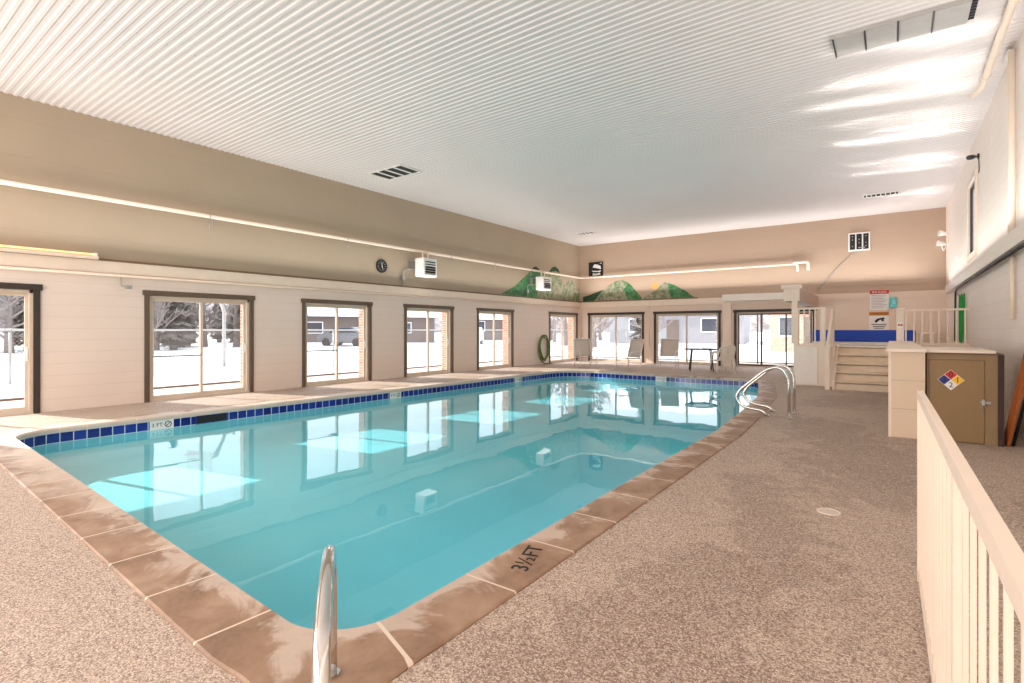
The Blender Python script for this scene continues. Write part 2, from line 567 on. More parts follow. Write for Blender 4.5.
# ------------------------------------------------------------------ mesh helpers
class MB:
    """collects shapes and links them as ONE mesh object"""

    def __init__(self):
        self.bm = bmesh.new()
        self.mats = []
        self.uvl = None

    def mi(self, m):
        if m not in self.mats:
            self.mats.append(m)
        return self.mats.index(m)

    def face(self, vs_, m=None, smooth=False):
        try:
            f = self.bm.faces.new(vs_)
        except ValueError:
            return None
        f.smooth = smooth
        if m is not None:
            f.material_index = self.mi(m)
        return f

    def box(self, x0, x1, y0, y1, z0, z1, m=None, bev=0.0):
        if x0 > x1: x0, x1 = x1, x0
        if y0 > y1: y0, y1 = y1, y0
        if z0 > z1: z0, z1 = z1, z0
        b2 = bmesh.new() if bev else self.bm
        v = [b2.verts.new((x, y, z)) for z in (z0, z1) for y in (y0, y1) for x in (x0, x1)]
        idx = [(0, 2, 3, 1), (4, 5, 7, 6), (0, 1, 5, 4), (2, 6, 7, 3), (0, 4, 6, 2), (1, 3, 7, 5)]
        fs = [b2.faces.new([v[i] for i in q]) for q in idx]
        if bev:
            bmesh.ops.bevel(b2, geom=b2.edges[:] + b2.verts[:], offset=bev, segments=2, affect='EDGES', profile=0.5)
            self.merge(b2, m)
        elif m is not None:
            for f in fs:
                f.material_index = self.mi(m)
        return self

    def merge(self, b2, m=None, mat=None, smooth=False):
        mp = {}
        for v in b2.verts:
            mp[v] = self.bm.verts.new(mat @ v.co if mat else v.co)
        for f in b2.faces:
            g = self.face([mp[v] for v in f.verts], m, smooth or f.smooth)
        b2.free()

    def obox(self, c, u, v, w, hu, hv, hw, m=None):
        """box by centre, three axes and half sizes"""
        c, u, v, w = Vector(c), Vector(u).normalized(), Vector(v).normalized(), Vector(w).normalized()
        P = [self.bm.verts.new(c + u * hu * a + v * hv * b + w * hw * d) for d in (-1, 1) for b in (-1, 1) for a in (-1, 1)]
        for q in [(0, 2, 3, 1), (4, 5, 7, 6), (0, 1, 5, 4), (2, 6, 7, 3), (0, 4, 6, 2), (1, 3, 7, 5)]:
            self.face([P[i] for i in q], m)
        return self

    def bar(self, a, b, w, h, m=None, up=(0, 0, 1)):
        a, b = Vector(a), Vector(b)
        u = (b - a).normalized()
        up = Vector(up)
        if abs(u.dot(up)) > 0.99:
            up = Vector((1, 0, 0))
        v = u.cross(up).normalized()
        wv = v.cross(u)
        return self.obox((a + b) / 2, u, v, wv, (b - a).length / 2, w / 2, h / 2, m)

    def tube(self, pts, r, m=None, seg=10, caps=True, smooth=True, closed=False):
        pts = [Vector(p) for p in pts]
        n = len(pts)
        rs = r if isinstance(r, (list, tuple)) else [r] * n
        ref = None
        rings = []
        for i, p in enumerate(pts):
            if closed:
                d = pts[(i + 1) % n] - pts[i - 1]
            else:
                d = pts[min(i + 1, n - 1)] - pts[max(i - 1, 0)]
            d.normalize()
            if ref is None:
                ref = Vector((0, 0, 1)) if abs(d.z) < 0.9 else Vector((1, 0, 0))
            x = ref - d * ref.dot(d)
            if x.length < 1e-6:
                x = d.orthogonal()
            x.normalize()
            ref = x
            y = d.cross(x)
            rings.append([self.bm.verts.new(p + (x * math.cos(2 * PI * k / seg) + y * math.sin(2 * PI * k / seg)) * rs[i]) for k in range(seg)])
        rng = range(n) if closed else range(n - 1)
        for i in rng:
            A, B = rings[i], rings[(i + 1) % n]
            for k in range(seg):
                self.face([A[k], A[(k + 1) % seg], B[(k + 1) % seg], B[k]], m, smooth)
        if caps and not closed:
            self.face(rings[0][::-1], m)
            self.face(rings[-1], m)
        return self

    def disc(self, c, axis, r, h, m=None, seg=24):
        c = Vector(c)
        a = Vector(axis).normalized()
        return self.tube([c, c + a * h], r, m, seg, True, False)

    def prism(self, poly, a, m=None):
        """poly: list of 3d points; extruded by vector a"""
        a = Vector(a)
        P = [self.bm.verts.new(Vector(p)) for p in poly]
        Q = [self.bm.verts.new(Vector(p) + a) for p in poly]
        self.face(P[::-1], m)
        self.face(Q, m)
        n = len(P)
        for i in range(n):
            self.face([P[i], P[(i + 1) % n], Q[(i + 1) % n], Q[i]], m)
        return self

    def build(self, name, m=None, parent=None, origin=None, recalc=True):
        if recalc:
            bmesh.ops.recalc_face_normals(self.bm, faces=self.bm.faces[:])
        off = Vector((0, 0, 0))
        if parent is not None:
            off = wloc(parent)
        elif origin == 'base':
            xs = [v.co for v in self.bm.verts]
            lo = Vector([min(c[i] for c in xs) for i in range(3)])
            hi = Vector([max(c[i] for c in xs) for i in range(3)])
            off = Vector(((lo.x + hi.x) / 2, (lo.y + hi.y) / 2, lo.z))
        elif origin is not None:
            off = Vector(origin)
        if off.length:
            for v in self.bm.verts:
                v.co -= off
        me = bpy.data.meshes.new(name)
        self.bm.to_mesh(me)
        self.bm.free()
        if m is not None:
            me.materials.append(m)
        else:
            for q in self.mats:
                me.materials.append(q)
        o = bpy.data.objects.new(name, me)
        C.objects.link(o)
        if parent is not None:
            o.parent = parent
            o['_w'] = list(off)
        else:
            o.location = off
            o['_w'] = list(off)
        return o


def wloc(o):
    return Vector(o['_w']) if '_w' in o else Vector(o.location)


def thing(name, label, cat, loc=(0, 0, 0), group=None, kind=None):
    o = bpy.data.objects.new(name, None)
    o.empty_display_size = 0.1
    C.objects.link(o)
    o.location = loc
    o['_w'] = list(loc)
    return tag(o, label, cat, group, kind)


def tag(o, label=None, cat=None, group=None, kind=None):
    if label: o['label'] = label
    if cat: o['category'] = cat
    if group: o['group'] = group
    if kind: o['kind'] = kind
    return o


def dup(root, loc, rotz, label, group=None):
    r = root.copy()
    C.objects.link(r)
    r.location = loc
    r.rotation_euler = (0, 0, rotz)
    r['label'] = label
    if group: r['group'] = group
    for ch in list(root.children):
        c = ch.copy()
        C.objects.link(c)
        c.parent = r
        for g in ch.children:
            d = g.copy()
            C.objects.link(d)
            d.parent = c
    return r


def text_bm(s, size, extrude=0.001):
    cu = bpy.data.curves.new('txt', 'FONT')
    cu.body = s
    cu.size = size
    cu.align_x = 'CENTER'
    cu.align_y = 'CENTER'
    cu.extrude = extrude
    cu.resolution_u = 3
    o = bpy.data.objects.new('txt', cu)
    C.objects.link(o)
    dg = bpy.context.evaluated_depsgraph_get()
    me = bpy.data.meshes.new_from_object(o.evaluated_get(dg))
    b = bmesh.new()
    b.from_mesh(me)
    bpy.data.objects.remove(o)
    bpy.data.curves.remove(cu)
    bpy.data.meshes.remove(me)
    return b


def frame_mat(c, right, up):
    r, u = Vector(right).normalized(), Vector(up).normalized()
    n = r.cross(u)
    m = Matrix((r, u, n)).transposed().to_4x4()
    m.translation = Vector(c)
    return m


def put_text(mb, s, size, c, right, up, m=None):
    mb.merge(text_bm(s, size), m, frame_mat(c, right, up))


def arc(c, r, a0, a1, n, u=(1, 0, 0), v=(0, 0, 1)):
    c, u, v = Vector(c), Vector(u), Vector(v)
    return [c + u * r * math.cos(a0 + (a1 - a0) * i / n) + v * r * math.sin(a0 + (a1 - a0) * i / n) for i in range(n + 1)]


def fillet(pts, r, n=6):
    """rounds the inner corners of a 3-D polyline"""
    pts = [Vector(p) for p in pts]
    out = [pts[0]]
    for i in range(1, len(pts) - 1):
        p, a, b = pts[i], pts[i - 1], pts[i + 1]
        d1, d2 = (a - p), (b - p)
        q = min(r, d1.length * 0.49, d2.length * 0.49)
        s, e = p + d1.normalized() * q, p + d2.normalized() * q
        for k in range(n + 1):
            t = k / n
            out.append(s * (1 - t) ** 2 + p * 2 * t * (1 - t) + e * t * t)
    out.append(pts[-1])
    return out


# ------------------------------------------------------------------ room constants
XL, XR, YB, YF, ZC = -11.65, 1.34, 21.2, -4.0, 5.25
LEFT_DOORS = [(0.35, 2.40), (3.92, 6.04), (7.24, 9.33), (10.53, 12.65), (13.87, 16.0), (18.56, 20.98)]
BACK_DOORS = [(-11.20, -8.55), (-8.11, -5.42), (-4.93, -2.2)]
DH = 2.17


def openings_wall(mb, spans, lo, hi, ztop, maker):
    cur = lo
    for a, b in spans:
        maker(cur, a, 0, ztop)
        maker(a, b, DH - 0.09, ztop)
        cur = b
    maker(cur, hi, 0, ztop)


# left wall, lower part: painted block inside, brick outside
mb = MB()
sp = [(a + 0.06, b - 0.06) for a, b in LEFT_DOORS]
openings_wall(mb, sp, YF, YB, 2.66, lambda a, b, z0, z1: mb.box(XL - 0.12, XL, a, b, z0, z1, M_LOWER))
openings_wall(mb, sp, YF, YB + 0.5, 2.66, lambda a, b, z0, z1: mb.box(XL - 0.46, XL - 0.12, a, b, z0, z1, M_BRICK))
tag(mb.build('wall_left'), kind='structure')
mb = MB().box(XL - 0.46, XL, YF, YB + 0.5, 2.66, ZC + 0.2, M_UPPER)
tag(mb.build('wall_left_upper'), kind='structure')
# back wall
mb = MB()
sp = [(a + 0.06, b - 0.06) for a, b in BACK_DOORS]
openings_wall(mb, sp, XL, XR + 0.3, 2.66, lambda a, b, z0, z1: mb.box(a, b, YB, YB + 0.12, z0, z1, M_BACKLOW))
openings_wall(mb, sp, XL, XR + 0.3, 2.66, lambda a, b, z0, z1: mb.box(a, b, YB + 0.12, YB + 0.3, z0, z1, M_BRICK))
tag(mb.build('wall_back'), kind='structure')
mb = MB().box(XL, XR + 0.3, YB, YB + 0.3, 2.66, ZC + 0.2, M_UPPERBACK)
tag(mb.build('wall_back_upper'), kind='structure')
# right wall with the high window's opening
WY0, WY1, WZ0, WZ1 = 13.75, 15.15, 2.98, 4.5
mb = MB()
mb.box(XR, XR + 0.3, YF, WY0, 0, ZC + 0.2, M_RIGHT)
mb.box(XR, XR + 0.3, WY1, YB, 0, ZC + 0.2, M_RIGHT)
mb.box(XR, XR + 0.3, WY0, WY1, 0, WZ0, M_RIGHT)
mb.box(XR, XR + 0.3, WY0, WY1, WZ1, ZC + 0.2, M_RIGHT)
tag(mb.build('wall_right'), kind='structure')
mb = MB().box(XL - 0.46, XR + 0.3, YF - 0.2, YF, 0, ZC + 0.2, M_LOWER)
tag(mb.build('wall_front'), kind='structure')

# corrugated ceiling, ribs running from the left wall to the right wall
mb = MB()
pitch = 0.115
prof = [(0.0, 0.0), (0.16, 0.0), (0.32, 0.013), (0.68, 0.013), (0.84, 0.0)]
ys = []
y = YF
while y < YB + 0.1:
    for q, h in prof:
        ys.append((y + q * pitch, h))
    y += pitch
rows = []
for yy, h in ys:
    rows.append([mb.bm.verts.new((XL - 0.1, yy, ZC + h)), mb.bm.verts.new((XR + 0.1, yy, ZC + h))])
for a, b in zip(rows, rows[1:]):
    mb.face([a[0], b[0], b[1], a[1]], M_CEIL)
tag(mb.build('ceiling', recalc=False), kind='structure')
mb = MB().box(XL - 0.6, XR + 0.4, YF - 0.3, YB + 0.6, ZC + 0.2, ZC + 0.4, M_WHITE)
tag(mb.build('roof'), kind='structure')


# ------------------------------------------------------------------ pool
def round_poly(pts):
    out = []
    n = len(pts)
    for i in range(n):
        x, y, r = pts[i]
        p = Vector((x, y))
        a, b = Vector(pts[i - 1][:2]), Vector(pts[(i + 1) % n][:2])
        if r == 0:
            out.append(p)
            continue
        d1, d2 = (a - p).normalized(), (b - p).normalized()
        ang = d1.angle(d2)
        q = r / math.tan(ang / 2)
        s, e = p + d1 * q, p + d2 * q
        cen = p + (d1 + d2).normalized() * (r / math.sin(ang / 2))
        a0 = math.atan2(s.y - cen.y, s.x - cen.x)
        a1 = math.atan2(e.y - cen.y, e.x - cen.x)
        while a1 - a0 > PI: a1 -= 2 * PI
        while a1 - a0 < -PI: a1 += 2 * PI
        for k in range(11):
            t = a0 + (a1 - a0) * k / 10
            out.append(cen + Vector((math.cos(t), math.sin(t))) * r)
    return out


POOL = round_poly([(-9.62, 1.66, 0.55), (-1.96, 1.36, 0.36), (-1.97, 7.4, 0), (-2.1, 9.6, 0), (-2.3, 12.0, 0), (-2.7, 14.2, 0),
                   (-3.05, 15.9, 0.6), (-9.3, 15.98, 1.1)])


def densify(poly, step=0.25):
    out = []
    n = len(poly)
    for i in range(n):
        a, b = poly[i], poly[(i + 1) % n]
        k = max(1, int((b - a).length / step))
        for j in range(k):
            out.append(a + (b - a) * (j / k))
    return out


POOLD = densify(POOL)
NP = len(POOLD)


def offset(poly, d):
    n = len(poly)
    out = []
    for i in range(n):
        a, p, b = poly[i - 1], poly[i], poly[(i + 1) % n]
        t = (b - a).normalized()
        out.append(p + Vector((t.y, -t.x)) * d)     # outward for a counter-clockwise outline
    return out


COPE = offset(POOLD, 0.35)


def cope_out(d):
    out = offset(POOLD, d)
    for i, p in enumerate(POOLD):
        if p.x > -2.5 and p.y < 1.9:
            n = (out[i] - p).normalized()
            s = []
            if n.x > 0.02:
                s.append((-1.965 + d - p.x) / n.x)
            if n.y < -0.02:
                s.append((p.y - (1.38 + 0.03655 * (-1.96 - p.x) - d)) / -n.y)
            k = min(s)
            out[i] = p + n * max(d, min(k, d * 1.6))
    return out

WATER_Z = -0.205


def pool_floor_z(x, y):
    f = min(max((x + 6.9) / 3.4, 0), 1)
    g = min(max((14.5 - y) / 6.0, 0), 1)
    f = f * f * (3 - 2 * f)
    g = g * g * (3 - 2 * g)
    return -0.55 - 0.25 * min(max((x + 9.6) / 2.7, 0), 1) * 0.3 - 0.7 * f * g


ARC = [0.0]
for i in range(NP):
    ARC.append(ARC[-1] + (POOLD[(i + 1) % NP] - POOLD[i]).length)


def strip(name, loops, mat, vvals, closed=True):
    """quads between successive loops; UV = (arc length, vvals)"""
    mb = MB()
    uvl = mb.bm.loops.layers.uv.new('UVMap')
    vs_ = [[mb.bm.verts.new(p) for p in lp] for lp in loops]
    for k in range(len(loops) - 1):
        for i in range(NP):
            j = (i + 1) % NP
            f = mb.bm.faces.new([vs_[k][i], vs_[k][j], vs_[k + 1][j], vs_[k + 1][i]])
            uvs = [(ARC[i], vvals[k]), (ARC[i + 1], vvals[k]), (ARC[i + 1], vvals[k + 1]), (ARC[i], vvals[k + 1])]
            for l, u in zip(f.loops, uvs):
                l[uvl].uv = u
    return mb.build(name, mat)


def ring(poly, z):
    return [(p.x, p.y, z) for p in poly]


IN2 = offset(POOLD, -0.012)
IN3 = offset(POOLD, 0.012)
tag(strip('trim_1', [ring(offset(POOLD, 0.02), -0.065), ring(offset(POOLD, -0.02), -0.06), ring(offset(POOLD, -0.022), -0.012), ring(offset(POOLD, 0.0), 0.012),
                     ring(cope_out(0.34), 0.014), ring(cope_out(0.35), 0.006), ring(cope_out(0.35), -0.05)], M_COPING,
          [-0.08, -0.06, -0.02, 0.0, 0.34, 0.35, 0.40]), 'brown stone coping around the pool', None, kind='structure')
tag(strip('trim_2', [ring(POOLD, -0.06), ring(POOLD, -0.21)], M_TILE, [0.0, 0.15]), 'cobalt blue waterline tiles around the pool', None, kind='structure')
# pool basin
mb = MB()
top = [mb.bm.verts.new((p.x, p.y, -0.209)) for p in offset(POOLD, 0.004)]
low = [mb.bm.verts.new((p.x, p.y, pool_floor_z(p.x, p.y) + 0.12)) for p in offset(POOLD, 0.004)]
toe = [mb.bm.verts.new((p.x, p.y, pool_floor_z(p.x, p.y))) for p in offset(POOLD, -0.12)]
prev = toe
for i in range(NP):
    j = (i + 1) % NP
    mb.face([top[i], top[j], low[j], low[i]], None, False)
    mb.face([low[i], low[j], toe[j], toe[i]], None, True)
cen = Vector((sum(p.x for p in POOLD) / NP, sum(p.y for p in POOLD) / NP))
for k in range(1, 12):
    s = 1 - k / 12
    cur = []
    for p in offset(POOLD, -0.12):
        q = cen + (p - cen) * s
        cur.append(mb.bm.verts.new((q.x, q.y, pool_floor_z(q.x, q.y))))
    for i in range(NP):
        j = (i + 1) % NP
        mb.face([prev[i], prev[j], cur[j], cur[i]], None, True)
    prev = cur
mb.face(prev, None, True)
tag(mb.build('pool_basin', M_PLASTER), 'pale aqua plastered swimming pool basin', None, kind='structure')
# water body, closed so that the light is absorbed along its way
mb = MB()
wt = [mb.bm.verts.new((p.x, p.y, WATER_Z)) for p in offset(POOLD, 0.002)]
wlow = [mb.bm.verts.new((p.x, p.y, -2.0)) for p in offset(POOLD, 0.002)]
mb.face(wt)
mb.face(wlow[::-1])
for i in range(NP):
    j = (i + 1) % NP
    mb.face([wt[i], wlow[i], wlow[j], wt[j]])
tag(mb.build('pool_water', M_WATER), 'clear turquoise water filling the swimming pool', 'water', kind='stuff')

# deck with the pool cut out
mb = MB()
outer = [(XL - 0.05, YF), (XR + 0.05, YF), (XR + 0.05, YB + 0.05), (XL - 0.05, YB + 0.05)]
ov = [mb.bm.verts.new((x, y, 0)) for x, y in outer]
iv = [mb.bm.verts.new((p.x, p.y, 0)) for p in cope_out(0.33)]
eds = [mb.bm.edges.new((ov[i], ov[(i + 1) % 4])) for i in range(4)]
eds += [mb.bm.edges.new((iv[i], iv[(i + 1) % NP])) for i in range(NP)]
bmesh.ops.triangle_fill(mb.bm, use_beauty=True, use_dissolve=False, edges=eds, normal=(0, 0, 1))
for f in mb.bm.faces:
    if f.normal.z < 0:
        f.normal_flip()
tag(mb.build('floor', M_DECK, recalc=False), kind='structure')


def at_arc(px, py):
    """nearest outline point and its tangent"""
    p = Vector((px, py))
    i = min(range(NP), key=lambda k: (POOLD[k] - p).length)
    t = (POOLD[(i + 1) % NP] - POOLD[i - 1]).normalized()
    return POOLD[i], t


def marker(px, py, words, label, w=0.34):
    p, t = at_arc(px, py)
    n = Vector((-t.y, t.x))               # into the pool
    c = Vector((p.x + n.x * 0.004, p.y + n.y * 0.004, -0.135))
    th = thing('depth_marker', label, 'pool depth marker', (c.x, c.y, -0.21), 'depth markers in the waterline tiles')
    b = MB().obox(c, (t.x, t.y, 0), (0, 0, 1), (n.x, n.y, 0), w / 2, 0.07, 0.004)
    b.build('marker_tile', M_PAPER, th)
    b = MB()
    # read from inside the pool: right-hand direction is -t
    put_text(b, words, 0.085, c + Vector((n.x, n.y, 0)) * 0.0055 + Vector((t.x, t.y, 0)) * (w * 0.2), (-t.x, -t.y, 0), (0, 0, 1))
    b.build('lettering', M_INK, th)
    b = MB()
    cc = c + Vector((n.x, n.y, 0)) * 0.0055 - Vector((t.x, t.y, 0)) * (w * 0.26)
    tt = Vector((t.x, t.y, 0))
    b.tube([cc + tt * 0.045 * math.cos(a * PI / 10) + Vector((0, 0, 0.045 * math.sin(a * PI / 10))) for a in range(20)], 0.006, None, 6, closed=True)
    b.bar(cc - tt * 0.03 + Vector((0, 0, 0.03)), cc + tt * 0.03 - Vector((0, 0, 0.03)), 0.008, 0.008)
    b.build('no_diving_symbol', M_INK, th)


marker(-9.6, 3.45, '3 FT', 'white depth marker tiles in the left tile line nearest the camera')
marker(-9.55, 8.3, '3 FT', 'white depth marker tile halfway along the left tile line')
marker(-9.4, 13.0, '3 FT', 'white depth marker tile near the far end of the left tile line')
marker(-5.75, 15.9, '3 FT', 'white depth marker tile in the far tile line')

# skimmer mouth in the left tile line
p, t = at_arc(-9.6, 4.23)
n = Vector((-t.y, t.x))
th = thing('pool_skimmer', 'dark skimmer mouth in the left waterline tiles', 'pool skimmer', (p.x, p.y, -0.21))
MB().obox((p.x + n.x * 0.002, p.y + n.y * 0.002, -0.135), (t.x, t.y, 0), (0, 0, 1), (n.x, n.y, 0), 0.24, 0.06, 0.003).build('mouth', M_BLACK, th)
b = MB().obox((p.x, p.y, -0.135), (t.x, t.y, 0), (0, 0, 1), (n.x, n.y, 0), 0.25, 0.065, 0.003)
for s in (-1, 1):
    b.obox((p.x + n.x * 0.006, p.y + n.y * 0.006, -0.135 + s * 0.064), (t.x, t.y, 0), (0, 0, 1), (n.x, n.y, 0), 0.26, 0.006, 0.006)
    b.obox((p.x + n.x * 0.006 + t.x * s * 0.25, p.y + n.y * 0.006 + t.y * s * 0.25, -0.135), (t.x, t.y, 0), (0, 0, 1), (n.x, n.y, 0), 0.01, 0.07, 0.006)
b.build('rim', M_NAVY, th)
# depth lettering stencilled on the right coping
b = MB()
put_text(b, '3½FT', 0.15, (-1.79, 2.62, 0.0145), (-0.28, 0.95, 0), (-0.95, -0.28, 0))
tag(b.build('stencilled_lettering', M_INK, origin='base'), 'black depth lettering stencilled on the right coping stone', 'painted lettering')

# ------------------------------------------------------------------ sliding glass doors
DOOR_N = [0]


def sliding_door(mid, w, loc, rz, panes, bar=False, handle=True, casing=M_CASING, sashm=M_VINYL):
    DOOR_N[0] += 1
    root = thing('door_%d' % DOOR_N[0], None, None, (0, 0, 0), None, 'structure')
    h = DH
    hw = w / 2
    cw = 0.085
    b = MB()
    b.box(-hw, -hw + cw, -0.03, 0.02, 0, h - 0.09, None, 0.004)
    b.box(hw - cw, hw, -0.03, 0.02, 0, h - 0.09, None, 0.004)
    b.box(-hw - 0.03, hw + 0.03, -0.04, 0.02, h - 0.10, h, None, 0.005)
    b.build('casing', casing, root)
    iw = hw - cw + 0.005
    it = h - 0.10
    b = MB()
    b.box(-iw, -iw + 0.05, 0.02, 0.14, 0, it)
    b.box(iw - 0.05, iw, 0.02, 0.14, 0, it)
    b.box(-iw, iw, 0.02, 0.14, it - 0.05, it)
    b.box(-iw, iw, 0.0, 0.14, 0, 0.045)
    b.build('frame', M_VINYL, root)
    x0, x1 = -iw + 0.045, iw - 0.045
    n = panes
    pw = (x1 - x0) / n
    sw = 0.05
    for i in range(n):
        a, c = x0 + i * pw - (0.02 if i else 0), x0 + (i + 1) * pw + (0.02 if i < n - 1 else 0)
        yy = 0.045 if i % 2 == 0 else 0.095
        f = MB()
        f.box(a, a + sw, yy, yy + 0.035, 0.045, it - 0.05)
        f.box(c - sw, c, yy, yy + 0.035, 0.045, it - 0.05)
        f.box(a + sw, c - sw, yy, yy + 0.035, 0.045, 0.045 + sw * 1.3)
        f.box(a + sw, c - sw, yy, yy + 0.035, it - 0.05 - sw, it - 0.05)
        s = f.build('sash', sashm, root)
        MB().box(a + sw, c - sw, yy + 0.014, yy + 0.020, 0.045 + sw * 1.3, it - 0.05 - sw).build('glass_pane', M_GLASS, s)
        if bar and i == 0:
            MB().box(a + sw, c - sw, yy - 0.015, yy + 0.005, 0.86, 0.89).build('security_bar', M_GREYMETAL, s)
        if handle and i == n - 1:
            g = MB()
            xh = c - sw / 2
            g.box(xh - 0.015, xh + 0.015, yy - 0.012, yy, 0.88, 1.12)
            g.tube([(xh, yy - 0.01, 0.92), (xh, yy - 0.045, 0.94), (xh, yy - 0.045, 1.06), (xh, yy - 0.01, 1.08)], 0.009)
            g.build('handle', M_WHITEMETAL, s)
    root.location = loc
    root.rotation_euler = (0, 0, rz)
    return root


for i, (a, c) in enumerate(LEFT_DOORS):
    sliding_door(0, c - a, (XL, (a + c) / 2, 0), PI / 2, 2, bar=i in (1, 2), casing=M_CASINGDARK if i == 0 else M_CASING)
for i, (a, c) in enumerate(BACK_DOORS):
    sliding_door(0, c - a, ((a + c) / 2, YB, 0), 0, 3 if i == 2 else 2, handle=False, casing=M_CASINGDARK, sashm=M_CASING if i == 2 else M_VINYL)

# high window in the right wall
wr = thing('window_1', None, None, (XR, (WY0 + WY1) / 2, WZ0), None, 'structure')
b = MB()
for y0, y1, z0, z1 in [(WY0 - 0.09, WY0 + 0.02, WZ0 - 0.09, WZ1 + 0.09), (WY1 - 0.02, WY1 + 0.09, WZ0 - 0.09, WZ1 + 0.09),
                       (WY0, WY1, WZ0 - 0.09, WZ0 + 0.02), (WY0, WY1, WZ1 - 0.02, WZ1 + 0.09)]:
    b.box(XR - 0.035, XR + 0.10, y0, y1, z0, z1, None, 0.004)
b.build('window_frame', M_CREAM, wr)
b = MB()
for y0, y1, z0, z1 in [(WY0 + 0.02, WY0 + 0.07, WZ0 + 0.02, WZ1 - 0.02), (WY1 - 0.07, WY1 - 0.02, WZ0 + 0.02, WZ1 - 0.02),
                       (WY0 + 0.07, WY1 - 0.07, WZ0 + 0.02, WZ0 + 0.07), (WY0 + 0.07, WY1 - 0.07, WZ1 - 0.07, WZ1 - 0.02)]:
    b.box(XR + 0.02, XR + 0.07, y0, y1, z0, z1)
b.build('sash', M_CHARCOAL, wr)
MB().box(XR + 0.04, XR + 0.046, WY0 + 0.07, WY1 - 0.07, WZ0 + 0.07, WZ1 - 0.07).build('glass_pane', M_GLASS, wr)

# ------------------------------------------------------------------ trims, ledges
mb = MB().box(XL, XL + 0.05, YF, YB, 2.45, 2.66, M_CREAM)
tag(mb.build('trim_3'), 'cream ledge beam along the left wall', None, kind='structure')
mb = MB().box(XL, XL + 0.065, YF, YB, 2.66, 2.70, M_DARKLEDGE)
tag(mb.build('trim_4'), 'brown strip above the left ledge beam', None, kind='structure')
mb = MB().box(XL + 0.07, -2.55, YB - 0.05, YB, 2.42, 2.66, M_CREAM)
tag(mb.build('trim_5'), 'cream ledge beam over the back doors', None, kind='structure')
mb = MB().box(XL + 0.07, -6.3, YB - 0.065, YB, 2.66, 2.71, M_DARKLEDGE)
tag(mb.build('trim_6'), 'brown strip under the painted mountains on the back wall', None, kind='structure')
mb = MB().box(-5.3, -2.55, YB - 0.28, YB - 0.05, 2.5, 2.76, M_WHITE, 0.01)
tag(mb.build('trim_7'), 'cream boxed soffit over the last back door', None, kind='structure')
mb = MB().box(-2.5, XR, YB - 0.02, YB, 2.90, 2.94, M_UPPERBACK)
tag(mb.build('trim_8'), 'tan batten across the back wall over the spa', None, kind='structure')
mb = MB().box(XR - 0.13, XR, 3.0, 19.4, 2.44, 2.66, M_WHITE, 0.01)
tag(mb.build('trim_9'), 'white boxed ledge along the right wall', None, kind='structure')
mb = MB().box(-5.33, -5.02, YB - 0.06, YB, 0, 2.42, M_CREAM)
tag(mb.build('trim_10'), 'cream pilaster between the last two back doors', None, kind='structure')
mb = MB().box(-2.5, -2.13, 16.6, YB, 2.22, 2.58, M_UPPERBACK)
mb.box(-2.58, -2.08, 16.5, 16.75, 2.58, 2.68, M_CREAM)
mb.box(-2.52, -2.12, 16.57, 16.6, 2.22, 2.58, M_CREAM)
mb.box(-2.32, -2.18, 16.58, 16.7, 1.02, 2.22, M_CREAM)
tag(mb.build('beam'), 'tan boxed beam running from the back wall to the white post', None, kind='structure')

# ------------------------------------------------------------------ pipes, vents and wall fittings
t_ = thing('heating_pipe', 'long cream pipe running high along the left wall and across the back wall', 'pipe', (XL + 0.12, 8, 3.77))
path = fillet([(XL + 0.13, YF + 0.02, 3.77), (XL + 0.13, YB - 0.13, 3.77), (-2.75, YB - 0.13, 3.77), (-2.75, YB - 0.13, 3.50)], 0.12)
MB().tube(path, 0.042, None, 12).build('main_pipe', M_CREAMPIPE, t_)
MB().tube(fillet([(-2.9, YB - 0.13, 3.82), (-2.42, YB - 0.13, 3.82), (-2.42, YB - 0.13, 3.52)], 0.1), 0.055, None, 12).build('end_elbow', M_CREAMPIPE, t_)
for yy in (5.05, 8.45, 12.4, 14.7, 17.0):
    b = MB()
    b.box(XL, XL + 0.16, yy - 0.012, yy + 0.012, 3.815, 3.835)
    b.tube(arc((XL + 0.13, yy, 3.77), 0.05, 0, 2 * PI, 14)[:-1], 0.008, None, 6, closed=True)
    b.tube([(XL + 0.13, yy, 3.72), (XL + 0.13, yy, 3.52)], 0.008, None, 6)
    b.tube([(XL + 0.13, yy + 0.06, 3.72), (XL + 0.13, yy + 0.06, 3.56)], 0.008, None, 6)
    b.build('pipe_hanger', M_GREYMETAL, t_)
for xx in (-10.9, -7.5, -4.6):
    b = MB()
    b.box(xx - 0.012, xx + 0.012, YB - 0.16, YB, 3.815, 3.835)
    b.tube(arc((xx, YB - 0.13, 3.77), 0.05, 0, 2 * PI, 14, (0, 1, 0))[:-1], 0.008, None, 6, closed=True)
    b.build('pipe_hanger', M_GREYMETAL, t_)

t_ = thing('conduit_pipe', 'thin white conduit running under the left ledge above the doors', 'pipe', (XL + 0.08, 8, 2.4))
MB().tube([(XL + 0.078, YF + 0.02, 2.405), (XL + 0.078, YB - 0.2, 2.405)], 0.026, None, 8).build('conduit', M_CREAMPIPE, t_)
b = MB().tube(fillet([(XL + 0.078, 3.52, 2.39), (XL + 0.078, 3.52, 2.22), (XL + 0.12, 3.62, 2.2)], 0.03), 0.012, None, 8)
b.box(XL + 0.09, XL + 0.15, 3.58, 3.68, 2.17, 2.23, None, 0.008)
b.build('sprinkler_drop', M_GREYMETAL, t_)

